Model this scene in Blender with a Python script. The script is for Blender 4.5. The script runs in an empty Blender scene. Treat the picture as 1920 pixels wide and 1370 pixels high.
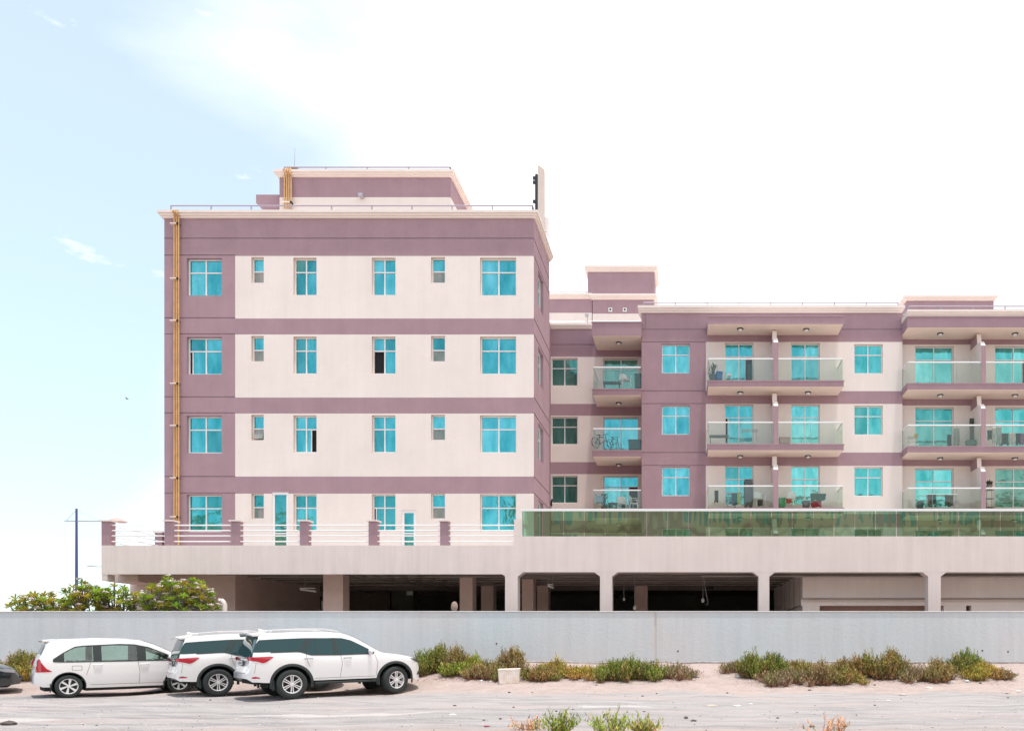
import bpy, math, random
from math import sin, cos, pi, radians, sqrt
from mathutils import Vector
random.seed(7)
S = bpy.context.scene
COL = S.collection
# ---------------------------------------------------------------- camera, sky, sun
F, CX, HY, H = 1500.0, 1290.0, 1216.0, 1.3      # focal length in px, principal point, eye height
cam_d = bpy.data.cameras.new('camera'); cam = bpy.data.objects.new('camera', cam_d); COL.objects.link(cam)
cam_d.sensor_width = 36; cam_d.lens = F/1920*36
cam_d.shift_x = (960-CX)/1920; cam_d.shift_y = (HY-685)/1920
cam_d.clip_start = .1; cam_d.clip_end = 3000
cam.location = (0, 0, H); cam.rotation_euler = (radians(90), 0, 0)
S.camera = cam
S.render.resolution_x, S.render.resolution_y = 1024, 730
S.view_settings.view_transform = 'Standard'; S.view_settings.look = 'None'
S.view_settings.exposure = 0.55; S.view_settings.gamma = 1.0
SUN = Vector((.07, -.12, 1)).normalized()
elev = math.asin(SUN.z); azim = math.atan2(SUN.x, SUN.y)
W = bpy.data.worlds.new('World'); S.world = W; W.use_nodes = True
nt = W.node_tree; nt.nodes.clear(); N = nt.nodes.new; L = nt.links.new
def nd(t, **k):
    n = nt.nodes.new(t)
    for a, b in k.items(): setattr(n, a, b)
    return n
out = nd('ShaderNodeOutputWorld'); sky = nd('ShaderNodeTexSky', sky_type='NISHITA', sun_disc=False)
sky.sun_elevation = elev; sky.sun_rotation = azim; sky.air_density = 1.0; sky.dust_density = .6; sky.ozone_density = 1.5
bg1 = nd('ShaderNodeBackground'); bg1.inputs['Strength'].default_value = .15
bg2 = nd('ShaderNodeBackground'); bg2.inputs['Color'].default_value = (.985, .99, 1, 1); bg2.inputs['Strength'].default_value = 1.02
mx = nd('ShaderNodeMixShader'); tc = nd('ShaderNodeTexCoord'); sep = nd('ShaderNodeSeparateXYZ')
L(tc.outputs['Generated'], sep.inputs[0])
mp = nd('ShaderNodeMapping'); mp.inputs['Scale'].default_value = (1, 1, 2.2); mp.inputs['Rotation'].default_value = (0, radians(25), 0); L(tc.outputs['Generated'], mp.inputs[0])
no = nd('ShaderNodeTexNoise'); no.inputs['Scale'].default_value = 2.1; no.inputs['Detail'].default_value = 9; no.inputs['Roughness'].default_value = .52; no.inputs['Distortion'].default_value = .3
L(mp.outputs[0], no.inputs['Vector'])
def math_(op, a, b=None, clamp=False):
    n = nd('ShaderNodeMath', operation=op, use_clamp=clamp)
    for i, v in enumerate((a, b)):
        if v is None: continue
        if isinstance(v, (int, float)): n.inputs[i].default_value = v
        else: L(v, n.inputs[i])
    return n.outputs[0]
# cloud cover: thin on the left (west) side of the view, solid veil to the right
cov = math_('MULTIPLY_ADD', sep.outputs[0], 2.1); cov.node.inputs[2].default_value = 1.13
bk = math_('MULTIPLY', math_('MAXIMUM', math_('MULTIPLY', sep.outputs[1], -1), 0), -1.0); cov = math_('ADD', cov, bk)
nz = math_('MULTIPLY_ADD', no.outputs[0], 2.0); nz.node.inputs[2].default_value = -1.0
zz = math_('SUBTRACT', sep.outputs[2], .10); za = math_('ABSOLUTE', zz); zl = math_('MULTIPLY', za, -.2)
fac = math_('ADD', math_('ADD', cov, nz), zl, clamp=True)
ab = math_('GREATER_THAN', sep.outputs[1], -.05)
rmp = nd('ShaderNodeMapRange', interpolation_type='SMOOTHSTEP'); rmp.inputs['From Min'].default_value = -.15; rmp.inputs['From Max'].default_value = .85; rmp.inputs['To Min'].default_value = .32
L(fac, rmp.inputs['Value'])
# puffy small clouds
no2 = nd('ShaderNodeTexNoise'); no2.inputs['Scale'].default_value = 7; no2.inputs['Detail'].default_value = 8; no2.inputs['Roughness'].default_value = .55
mp2 = nd('ShaderNodeMapping'); mp2.inputs['Scale'].default_value = (1, 1, 2.6); mp2.inputs['Location'].default_value = (3.3, 1.2, .4); L(tc.outputs['Generated'], mp2.inputs[0]); L(mp2.outputs[0], no2.inputs['Vector'])
r2 = nd('ShaderNodeMapRange', interpolation_type='SMOOTHSTEP'); r2.inputs['From Min'].default_value = .50; r2.inputs['From Max'].default_value = .73; L(no2.outputs[0], r2.inputs['Value'])
fmax = math_('MAXIMUM', rmp.outputs[0], math_('MULTIPLY', r2.outputs[0], .85))
tn = nd('ShaderNodeMix', data_type='RGBA', blend_type='MULTIPLY'); tn.inputs[0].default_value = 1; tn.inputs[7].default_value = (.91, 1.15, 1.13, 1); L(sky.outputs[0], tn.inputs[6]); L(tn.outputs[2], bg1.inputs['Color']); L(fmax, mx.inputs[0]); L(bg1.outputs[0], mx.inputs[1]); L(bg2.outputs[0], mx.inputs[2]); L(mx.outputs[0], out.inputs[0])
no3 = nd('ShaderNodeTexNoise'); no3.inputs['Scale'].default_value = 3.1; no3.inputs['Detail'].default_value = 7; no3.inputs['Roughness'].default_value = .5; L(mp2.outputs[0], no3.inputs['Vector'])
r3 = nd('ShaderNodeMapRange', interpolation_type='SMOOTHSTEP'); r3.inputs['From Min'].default_value = .50; r3.inputs['From Max'].default_value = .74; L(no3.outputs[0], r3.inputs['Value'])
xr_ = math_('MULTIPLY_ADD', sep.outputs[0], 2.2, clamp=True); xr_.node.inputs[2].default_value = .45
cc = nd('ShaderNodeMix', data_type='RGBA'); cc.inputs[6].default_value = (.985, .99, 1, 1); cc.inputs[7].default_value = (.60, .59, .62, 1); L(math_('MULTIPLY', r3.outputs[0], xr_), cc.inputs[0]); L(cc.outputs[2], bg2.inputs['Color'])
sd = bpy.data.lights.new('sun', 'SUN'); sd.energy = 2.6; sd.angle = radians(1.6); sd.color = (1, .96, .90)
so = bpy.data.objects.new('sun', sd); COL.objects.link(so); so.rotation_euler = SUN.to_track_quat('Z', 'Y').to_euler()

# ---------------------------------------------------------------- helpers
ORG = {}
def tag(o, label=None, cat=None, group=None, kind=None):
    if label: o['label'] = label
    if cat: o['category'] = cat
    if group: o['group'] = group
    if kind: o['kind'] = kind
    return o
def thing(name, label, cat, loc=(0, 0, 0), group=None, rot=None):
    o = bpy.data.objects.new(name, None); COL.objects.link(o); o.location = loc; o.empty_display_size = .2
    if rot: o.rotation_euler = rot; ORG[o] = Vector((0, 0, 0))
    else: ORG[o] = Vector(loc)
    return tag(o, label, cat, group)
class MB:
    def __init__(s): s.v = []; s.f = []; s.m = []; s.c = []
    def face(s, pts, m=0, c=None):
        n = len(s.v); s.v += [tuple(p) for p in pts]; s.f.append(tuple(range(n, n+len(pts)))); s.m.append(m)
        if c is not None: s.c += [c]*len(pts)
    def box(s, x0, x1, y0, y1, z0, z1, m=0):
        if x0 > x1: x0, x1 = x1, x0
        if y0 > y1: y0, y1 = y1, y0
        if z0 > z1: z0, z1 = z1, z0
        n = len(s.v)
        s.v += [(x0,y0,z0),(x1,y0,z0),(x1,y1,z0),(x0,y1,z0),(x0,y0,z1),(x1,y0,z1),(x1,y1,z1),(x0,y1,z1)]
        ms = m if isinstance(m, (list, tuple)) else [m]*6      # bottom, top, front(-y), right, back, left
        for q, mm in zip(((0,3,2,1),(4,5,6,7),(0,1,5,4),(1,2,6,5),(2,3,7,6),(3,0,4,7)), ms):
            s.f.append(tuple(n+i for i in q)); s.m.append(mm)
    def prism(s, poly, fn, d0, d1, m=0, mside=None):
        """poly 2-D outline, fn(a,b,d)->xyz, extruded d0..d1"""
        n = len(s.v); k = len(poly)
        s.v += [tuple(fn(a, b, d0)) for a, b in poly] + [tuple(fn(a, b, d1)) for a, b in poly]
        s.f.append(tuple(n+i for i in range(k))); s.m.append(m)
        s.f.append(tuple(n+k+i for i in reversed(range(k)))); s.m.append(m)
        for i in range(k):
            j = (i+1) % k; s.f.append((n+i, n+k+i, n+k+j, n+j)); s.m.append(m if mside is None else mside)
    def tube(s, pts, r, n=8, m=0, cap=True):
        pts = [Vector(p) for p in pts]; rs = r if isinstance(r, (list, tuple)) else [r]*len(pts)
        base = len(s.v); up = None
        for i, p in enumerate(pts):
            t = (pts[min(i+1, len(pts)-1)]-pts[max(i-1, 0)]).normalized()
            if up is None: up = Vector((0, 0, 1)) if abs(t.z) < .9 else Vector((1, 0, 0))
            a = t.cross(up).normalized(); b = t.cross(a).normalized(); up = -b if False else up
            for k in range(n):
                th = 2*pi*k/n; s.v.append(tuple(p+a*rs[i]*cos(th)+b*rs[i]*sin(th)))
        for i in range(len(pts)-1):
            for k in range(n):
                k2 = (k+1) % n
                s.f.append((base+i*n+k, base+i*n+k2, base+(i+1)*n+k2, base+(i+1)*n+k)); s.m.append(m)
        if cap:
            s.f.append(tuple(base+k for k in range(n))); s.m.append(m)
            s.f.append(tuple(base+(len(pts)-1)*n+k for k in reversed(range(n)))); s.m.append(m)
    def lathe(s, prof, c, fn, n=24, m=0):
        """prof (r,h) list; fn(a,b,h)->offset vector"""
        base = len(s.v); c = Vector(c)
        for r, h in prof:
            for k in range(n):
                th = 2*pi*k/n; s.v.append(tuple(c+Vector(fn(r*cos(th), r*sin(th), h))))
        for i in range(len(prof)-1):
            for k in range(n):
                k2 = (k+1) % n
                s.f.append((base+i*n+k, base+i*n+k2, base+(i+1)*n+k2, base+(i+1)*n+k)); s.m.append(m)
    def grid(s, rows, m=0, close=False):
        base = len(s.v); nn = len(rows[0])
        for r in rows: s.v += [tuple(p) for p in r]
        for i in range(len(rows)-1):
            for k in range(nn-1):
                s.f.append((base+i*nn+k, base+i*nn+k+1, base+(i+1)*nn+k+1, base+(i+1)*nn+k)); s.m.append(m)
    def build(s, name, mats, parent=None, smooth=False, bevel=0, ang=35):
        me = bpy.data.meshes.new(name)
        o_ = ORG.get(parent, Vector((0, 0, 0)))
        vs = [(v[0]-o_.x, v[1]-o_.y, v[2]-o_.z) for v in s.v] if parent else s.v
        me.from_pydata(vs, [], s.f)
        if not isinstance(mats, (list, tuple)): mats = [mats]
        for mt in mats: me.materials.append(mt)
        if len(mats) > 1: me.polygons.foreach_set('material_index', s.m)
        if s.c:
            at = me.color_attributes.new('tint', 'FLOAT_COLOR', 'POINT')
            fl = []
            for c in s.c: fl += [c[0], c[1], c[2], 1]
            at.data.foreach_set('color', fl)
        if smooth: me.shade_smooth(); me.set_sharp_from_angle(angle=radians(ang))
        me.update()
        o = bpy.data.objects.new(name, me); COL.objects.link(o)
        if parent: o.parent = parent; ORG[o] = o_
        if bevel:
            b = o.modifiers.new('bevel', 'BEVEL'); b.width = bevel; b.segments = 2; b.limit_method = 'ANGLE'
        return o
def recenter(o, loc):
    """move a lone mesh's origin to its base"""
    loc = Vector(loc); o.data.transform(__import__('mathutils').Matrix.Translation(-loc)); o.location = loc; return o
def PX(x, Y): return (x-CX)*Y/F
def PZ(y, Y): return H+(HY-y)*Y/F

# ---------------------------------------------------------------- materials
def mat(name, col, rough=.8, metal=0, spec=.5, coat=0, mottle=0, mscale=3, streak=0, bump=0, bscale=60, attr=False, mcol=None, trans=0):
    m = bpy.data.materials.new(name); m.use_nodes = True; t = m.node_tree; b = t.nodes['Principled BSDF']
    b.inputs['Base Color'].default_value = (*col, 1); b.inputs['Roughness'].default_value = rough; b.inputs['Metallic'].default_value = metal
    b.inputs['Specular IOR Level'].default_value = spec; b.inputs['Coat Weight'].default_value = coat; b.inputs['Coat Roughness'].default_value = .04
    g = t.nodes.new('ShaderNodeNewGeometry'); last = None
    if attr:
        a = t.nodes.new('ShaderNodeAttribute'); a.attribute_name = 'tint'; last = a.outputs['Color']
    if mottle:
        n1 = t.nodes.new('ShaderNodeTexNoise'); n1.inputs['Scale'].default_value = mscale; n1.inputs['Detail'].default_value = 8; n1.inputs['Roughness'].default_value = .65
        t.links.new(g.outputs['Position'], n1.inputs['Vector'])
        r = t.nodes.new('ShaderNodeMapRange'); r.inputs['From Min'].default_value = .3; r.inputs['From Max'].default_value = .7; t.links.new(n1.outputs[0], r.inputs['Value'])
        x = t.nodes.new('ShaderNodeMix'); x.data_type = 'RGBA'; c2 = mcol or tuple(v*(1-mottle) for v in col)
        x.inputs[6].default_value = (*col, 1); x.inputs[7].default_value = (*c2, 1); t.links.new(r.outputs[0], x.inputs[0]); last = x.outputs[2]
    if streak:
        mpn = t.nodes.new('ShaderNodeMapping'); mpn.inputs['Scale'].default_value = (1, 1, .06); t.links.new(g.outputs['Position'], mpn.inputs[0])
        n2 = t.nodes.new('ShaderNodeTexNoise'); n2.inputs['Scale'].default_value = 3.2; n2.inputs['Detail'].default_value = 6; n2.inputs['Roughness'].default_value = .7; t.links.new(mpn.outputs[0], n2.inputs['Vector'])
        r = t.nodes.new('ShaderNodeMapRange'); r.inputs['From Min'].default_value = .38; r.inputs['From Max'].default_value = .72; r.inputs['To Min'].default_value = 1; r.inputs['To Max'].default_value = 1-streak; t.links.new(n2.outputs[0], r.inputs['Value'])
        x = t.nodes.new('ShaderNodeMix'); x.data_type = 'RGBA'; x.blend_type = 'MULTIPLY'; x.inputs[0].default_value = 1
        if last: t.links.new(last, x.inputs[6])
        else: x.inputs[6].default_value = (*col, 1)
        t.links.new(r.outputs[0], x.inputs[7]); last = x.outputs[2]
    if last: t.links.new(last, b.inputs['Base Color'])
    if bump:
        n3 = t.nodes.new('ShaderNodeTexNoise'); n3.inputs['Scale'].default_value = bscale; n3.inputs['Detail'].default_value = 4; t.links.new(g.outputs['Position'], n3.inputs['Vector'])
        bp = t.nodes.new('ShaderNodeBump'); bp.inputs['Strength'].default_value = bump; bp.inputs['Distance'].default_value = .02; t.links.new(n3.outputs[0], bp.inputs['Height']); t.links.new(bp.outputs[0], b.inputs['Normal'])
    return m
def glassmat(name, tint, refl, gl=(.8, .9, .85), rough=.02, fres=True):
    """see-through pane: tinted transparency plus mirror reflection"""
    m = bpy.data.materials.new(name); m.use_nodes = True; t = m.node_tree; t.nodes.clear()
    o = t.nodes.new('ShaderNodeOutputMaterial'); tr = t.nodes.new('ShaderNodeBsdfTransparent'); tr.inputs[0].default_value = (*tint, 1)
    g = t.nodes.new('ShaderNodeBsdfGlossy'); g.inputs['Color'].default_value = (*gl, 1); g.inputs['Roughness'].default_value = rough
    x = t.nodes.new('ShaderNodeMixShader'); lw = t.nodes.new('ShaderNodeFresnel'); lw.inputs['IOR'].default_value = 1.45
    a = t.nodes.new('ShaderNodeMath'); a.operation = 'MULTIPLY_ADD'; a.inputs[1].default_value = .6; a.inputs[2].default_value = refl; a.use_clamp = True
    t.links.new(lw.outputs[0], a.inputs[0]); t.links.new(a.outputs[0], x.inputs[0]); t.links.new(tr.outputs[0], x.inputs[1]); t.links.new(g.outputs[0], x.inputs[2]); t.links.new(x.outputs[0], o.inputs[0])
    ge = t.nodes.new('ShaderNodeNewGeometry'); n3 = t.nodes.new('ShaderNodeTexNoise'); n3.inputs['Scale'].default_value = 1.1; n3.inputs['Detail'].default_value = 1; mq = t.nodes.new('ShaderNodeMapping'); mq.inputs['Scale'].default_value = (1.5, 1, .35); t.links.new(ge.outputs['Position'], mq.inputs[0]); t.links.new(mq.outputs[0], n3.inputs['Vector'])
    bp = t.nodes.new('ShaderNodeBump'); bp.inputs['Strength'].default_value = .3; bp.inputs['Distance'].default_value = .05; t.links.new(n3.outputs[0], bp.inputs['Height']); t.links.new(bp.outputs[0], g.inputs['Normal'])
    return m
M = {}
M['purple'] = mat('purple_render', (.395, .255, .290), .9, mottle=.13, mscale=1.1, streak=.07, bump=.5, bscale=25)
M['cream'] = mat('cream_render', (.82, .725, .675), .9, mottle=.08, mscale=.5, streak=.045, bump=.4, bscale=25)
M['podium'] = mat('podium_render', (.78, .675, .635), .9, mottle=.08, mscale=.8, streak=.13, bump=.3, bscale=25)
M['peach'] = mat('peach_moulding', (.84, .73, .67), .85, mottle=.06, mscale=2)
M['soffit'] = mat('soffit_paint', (.86, .70, .61), .9, mottle=.08, mscale=1.5)
M['frame'] = mat('white_window_frame', (.80, .78, .78), .4)
M['white'] = mat('white_paint', (.82, .80, .80), .45)
M['reveal'] = mat('reveal_render', (.76, .60, .53), .9, mottle=.06)
def teal(name, c, rough=.06, metal=.8, w=.3):
    m = mat(name, c, rough, metal); t = m.node_tree; b = t.nodes['Principled BSDF']
    g = t.nodes.new('ShaderNodeNewGeometry')      # stretched noise mottles the pane tint paler and deeper
    mpn = t.nodes.new('ShaderNodeMapping'); mpn.inputs['Scale'].default_value = (1.6, 1, .55); t.links.new(g.outputs['Position'], mpn.inputs[0])
    n1 = t.nodes.new('ShaderNodeTexNoise'); n1.inputs['Scale'].default_value = 1.5; n1.inputs['Detail'].default_value = 5; n1.inputs['Roughness'].default_value = .6; t.links.new(mpn.outputs[0], n1.inputs['Vector'])
    r1 = t.nodes.new('ShaderNodeMapRange'); r1.inputs['From Min'].default_value = .34; r1.inputs['From Max'].default_value = .66; t.links.new(n1.outputs[0], r1.inputs['Value'])
    x1 = t.nodes.new('ShaderNodeMix'); x1.data_type = 'RGBA'; x1.inputs[6].default_value = (c[0]*1.9+.03, c[1]*1.2, c[2]*1.2, 1); x1.inputs[7].default_value = (c[0]*.8, c[1]*.82, c[2]*.82, 1); t.links.new(r1.outputs[0], x1.inputs[0]); t.links.new(x1.outputs[2], b.inputs['Base Color'])
    n3 = t.nodes.new('ShaderNodeTexNoise'); n3.inputs['Scale'].default_value = 1.3; n3.inputs['Detail'].default_value = 3; t.links.new(g.outputs['Position'], n3.inputs['Vector'])
    bp = t.nodes.new('ShaderNodeBump'); bp.inputs['Strength'].default_value = w; bp.inputs['Distance'].default_value = .05; t.links.new(n3.outputs[0], bp.inputs['Height']); t.links.new(bp.outputs[0], b.inputs['Normal'])
    return m
M['teal'] = teal('turquoise_glass', (.05, .41, .42)); M['teal2'] = teal('turquoise_glass_pale', (.09, .51, .51)); M['teal3'] = teal('turquoise_glass_deep', (.035, .31, .31))
M['darkteal'] = teal('dark_green_reflection_glass', (.07, .30, .25), metal=.7, w=.6)  # darker green tint stands for the building mirrored in the recess panes
M['frost'] = teal('frosted_grey_glass', (.20, .30, .27), .45, .3)
M['black'] = mat('open_gap_interior', (.012, .012, .014), .9)
M['pipe'] = mat('ochre_pipe_paint', (.72, .42, .18), .5, mottle=.3, mscale=4)
M['steel'] = mat('dull_steel', (.45, .45, .48), .45, .6)
M['rail'] = mat('pink_rail_paint', (.36, .31, .38), .5)
M['darkmetal'] = mat('dark_metal', (.03, .035, .04), .5, .3)
M['balglass'] = glassmat('pale_green_balcony_glass', (.84, .90, .83), .06)
M['podglass'] = glassmat('deep_green_parapet_glass', (.27, .47, .37), .36, (.46, .66, .48))
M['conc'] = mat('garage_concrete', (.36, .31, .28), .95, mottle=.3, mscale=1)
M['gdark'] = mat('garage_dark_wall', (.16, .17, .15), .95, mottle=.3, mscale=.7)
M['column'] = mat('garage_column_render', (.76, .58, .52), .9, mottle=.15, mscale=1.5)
M['wallconc'] = mat('grey_boundary_render', (.585, .655, .69), .92, mottle=.12, mscale=.35, streak=.10, bump=.3, bscale=12, mcol=(.62, .61, .615))
M['deck'] = mat('deck_tile', (.66, .60, .56), .9, mottle=.15)
# ---------------------------------------------------------------- ground
def sm(a, b, x):
    t = max(0, min(1, (x-a)/(b-a))); return t*t*(3-2*t)
def zg(X, Y):
    a = 23.3+1.5*sm(-7, -12, X)                # the sand bank starts later behind the cars
    z = .80*max(0, min(1, (Y-a)/(27.8-a)))**1.35 if Y < 27.8 else .80
    z += -.05+.07*sm(21, 23.6, Y)-.065*sm(-5, -8, X)*(1-sm(23, 26.5, Y))
    z += .018*sin(X*1.7+Y*.6)*sm(14, 22, Y)+.012*sin(X*4.1-Y*2.3)
    if Y > 28.2: z = .75*(1-sm(28.2, 29.4, Y))-.02
    return z
def ground():
    xs = [-300, -120, -60, -40]+[-30+i*.3 for i in range(197)]+[40, 60, 120, 300]
    ys = [-300, -120, -40, 0, 6, 9]+[10+i*.22 for i in range(87)]+[32, 60, 120, 300, 1200]
    mb = MB()
    rnd = random.Random(3)
    rows = []
    for y in ys:
        rows.append([(x, y, zg(x, y)+((rnd.random()-.5)*.02 if 10 < y < 28 and -30 < x < 30 else 0)) for x in xs])
    mb.grid([list(r) for r in rows])
    m = bpy.data.materials.new('dusty_ground'); m.use_nodes = True; t = m.node_tree; b = t.nodes['Principled BSDF']; b.inputs['Roughness'].default_value = .95; b.inputs['Specular IOR Level'].default_value = .2
    n = t.nodes.new; l = t.links.new
    g = n('ShaderNodeNewGeometry'); sp = n('ShaderNodeSeparateXYZ'); l(g.outputs['Position'], sp.inputs[0])
    def noise(sc, det=8, vs=(1, 1, 1), rough=.6):
        mp = n('ShaderNodeMapping'); mp.inputs['Scale'].default_value = vs; l(g.outputs['Position'], mp.inputs[0])
        k = n('ShaderNodeTexNoise'); k.inputs['Scale'].default_value = sc; k.inputs['Detail'].default_value = det; k.inputs['Roughness'].default_value = rough; l(mp.outputs[0], k.inputs['Vector']); return k.outputs[0]
    def rng(v, a, b_, c=0, d=1):
        k = n('ShaderNodeMapRange'); k.interpolation_type = 'SMOOTHSTEP'
        for i, q in zip(('From Min', 'From Max', 'To Min', 'To Max'), (a, b_, c, d)): k.inputs[i].default_value = q
        l(v, k.inputs['Value']); return k.outputs[0]
    def mix(f, a, b_, mode='MIX'):
        k = n('ShaderNodeMix'); k.data_type = 'RGBA'; k.blend_type = mode
        for i, v in ((0, f), (6, a), (7, b_)):
            if isinstance(v, tuple): k.inputs[i].default_value = (*v, 1)
            elif isinstance(v, (int, float)): k.inputs[i].default_value = v
            else: l(v, k.inputs[i])
        return k.outputs[2]
    def add(a, b_, op='ADD'):
        k = n('ShaderNodeMath'); k.operation = op
        for i, v in enumerate((a, b_)):
            if isinstance(v, (int, float)): k.inputs[i].default_value = v
            else: l(v, k.inputs[i])
        return k.outputs[0]
    # worn grey lane between pink sand, wavering edges
    wob = add(add(noise(.35, 5), -.5), 3.2, 'MULTIPLY'); yy = add(sp.outputs[1], wob)
    fineedge = add(add(noise(3, 6), -.5), 1.0, 'MULTIPLY'); yy = add(yy, fineedge)
    lane = add(rng(yy, 22.8, 23.6, 1, 0), rng(yy, 11.5, 14.5), 'MULTIPLY')
    sand = mix(rng(noise(2.2, 10), .35, .7), (.54, .43, .39), (.46, .365, .33))
    sand = mix(rng(noise(9, 6), .58, .72), sand, (.66, .54, .49))
    streak = noise(1.1, 10, (.22, 1.6, 1), .72)
    grey = mix(rng(streak, .36, .64), (.52, .485, .475), (.35, .33, .33))
    grey = mix(rng(noise(.8, 6, (.08, 2.4, 1), .6), .55, .63, 0, .5), grey, (.29, .28, .285))
    dust = mix(rng(noise(.55, 9, (.35, 1.3, 1), .6), .52, .66, 0, .85), grey, (.53, .44, .41))
    c = mix(add(lane, .94, 'MULTIPLY'), sand, dust)
    c = mix(rng(noise(26, 4, rough=.75), .57, .72, 0, .55), c, (.66, .60, .57))
    c = mix(rng(noise(19, 5, rough=.8), .60, .74, 0, .7), c, (.20, .17, .16))
    # pale dusty patches seen on the track
    def blob(cx, cy, rx, ry):
        dx = add(add(sp.outputs[0], -cx), 1/rx, 'MULTIPLY'); dy = add(add(sp.outputs[1], -cy), 1/ry, 'MULTIPLY')
        d = add(add(dx, dx, 'MULTIPLY'), add(dy, dy, 'MULTIPLY')); d = add(d, add(add(noise(1.3, 6), -.5), 2.4, 'MULTIPLY')); return rng(d, .4, 1.2, .75, 0)
    for q in ((-15.0, 16.0, 2.6, .55), (-1.7, 18.7, .9, .35), (-7.6, 17.0, 2.5, .3)):
        c = mix(blob(*q), c, (.66, .62, .60))
    l(c, b.inputs['Base Color'])
    h = add(add(noise(7, 10, rough=.75), .7, 'MULTIPLY'), add(noise(40, 4, rough=.8), .35, 'MULTIPLY'))
    bp = n('ShaderNodeBump'); bp.inputs['Strength'].default_value = 1.0; bp.inputs['Distance'].default_value = .09; l(h, bp.inputs['Height']); l(bp.outputs[0], b.inputs['Normal'])
    o = mb.build('ground', m, None, True, ang=80); tag(o, kind='structure')
ground()

# ---------------------------------------------------------------- boundary wall
def boundary_wall():
    r = thing('boundary_wall', 'long grey rendered boundary wall running behind the parked cars and shrubs', 'wall', (0, 27.8, .7))
    zt = PZ(1145, 27.8); mb = MB()
    xj = PX(1229, 27.8)
    mb.box(-34, xj-.035, 27.8, 28.02, -.2, zt-.045); mb.box(xj+.035, 26, 27.8, 28.02, -.2, zt-.045)
    mb.box(xj-.035, xj+.035, 27.83, 27.99, -.2, zt-.045, 1)
    mb.build('wall', [M['wallconc'], M['podium']], r)
    f = MB(); xs_ = [-34+.5*i for i in range(121)]; rf = random.Random(4)
    f.grid([[(x, 27.8, zg(x, 27.6)-.1), (x, 27.74, zg(x, 27.6)-.1), (x, 27.745, zg(x, 27.6)+.05+.035*rf.random()), (x, 27.8, zg(x, 27.6)+.10+.02*rf.random())] for x in xs_]); f.build('footing', mat('rough_footing', (.40, .36, .35), .95, mottle=.4, mscale=6, bump=1, bscale=15), r)
    c = MB(); c.box(-34, 26, 27.775, 28.045, zt-.042, zt); c.build('coping', mat('pale_coping', (.68, .66, .66), .9, mottle=.15), r, bevel=.01)
    w = MB(); rnd = random.Random(5)           # weep holes / damp spots with a shape of their own
    for x, y in ((931, 1206), (1271, 1220), (1842, 1219), (1908, 1240), (1890, 1221)):
        X = PX(x, 27.8); Z = PZ(y, 27.8); w.tube([(X, 27.795, Z), (X, 27.81, Z)], .022+.012*rnd.random(), 7)
    w.build('weep_hole', M['darkmetal'], r)
boundary_wall()

# ---------------------------------------------------------------- facade generator
def fmap(Y): return lambda u, z, d: (u, Y+d, z)
def smap(X): return lambda u, z, d: (X-d, u, z)
def facade(mb, mp, u0, u1, z0, z1, base, rects=(), holes=(), grooves=(), vgrooves=(), depth=.2, flip=False, mrev=None):
    gw = .021
    us = {u0, u1}; zs = {z0, z1}
    for a, b, c, d, _ in rects: us |= {a, b}; zs |= {c, d}
    for a, b, c, d in holes: us |= {a, b}; zs |= {c, d}
    for z, a, b in grooves: us |= {a, b}; zs |= {z-gw, z+gw}
    for u, a, b in vgrooves: us |= {u-gw, u+gw}; zs |= {a, b}
    us = sorted(u for u in us if u0-1e-6 <= u <= u1+1e-6); zs = sorted(z for z in zs if z0-1e-6 <= z <= z1+1e-6)
    for i in range(len(us)-1):
        if us[i+1]-us[i] < 1e-5: continue
        for j in range(len(zs)-1):
            if zs[j+1]-zs[j] < 1e-5: continue
            uc = (us[i]+us[i+1])/2; zc = (zs[j]+zs[j+1])/2
            if any(a < uc < b and c < zc < d for a, b, c, d in holes): continue
            m = base
            for a, b, c, d, mm in rects:
                if a < uc < b and c < zc < d: m = mm
            dd = 0
            if any(abs(zc-z) < gw and a < uc < b for z, a, b in grooves) or any(abs(uc-u) < gw and a < zc < b for u, a, b in vgrooves): dd = .02
            mb.face([mp(us[i], zs[j], dd), mp(us[i+1], zs[j], dd), mp(us[i+1], zs[j+1], dd), mp(us[i], zs[j+1], dd)], m)
    for a, b, c, d in holes:
        uc = (a+b)/2; m = base
        for ra, rb, rc, rd, mm in rects:
            if ra-.01 <= uc <= rb+.01 and rc-.01 <= (c+d)/2 <= rd+.01: m = mm
        m = m if mrev is None or m == 0 else mrev
        for p, q in (((a, c), (a, d)), ((a, d), (b, d)), ((b, d), (b, c)), ((b, c), (a, c))):
            mb.face([mp(p[0], p[1], 0), mp(q[0], q[1], 0), mp(q[0], q[1], depth), mp(p[0], p[1], depth)], m)
GL = ['teal', 'teal', 'teal', 'teal2', 'teal3']
wr = random.Random(21)
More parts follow.
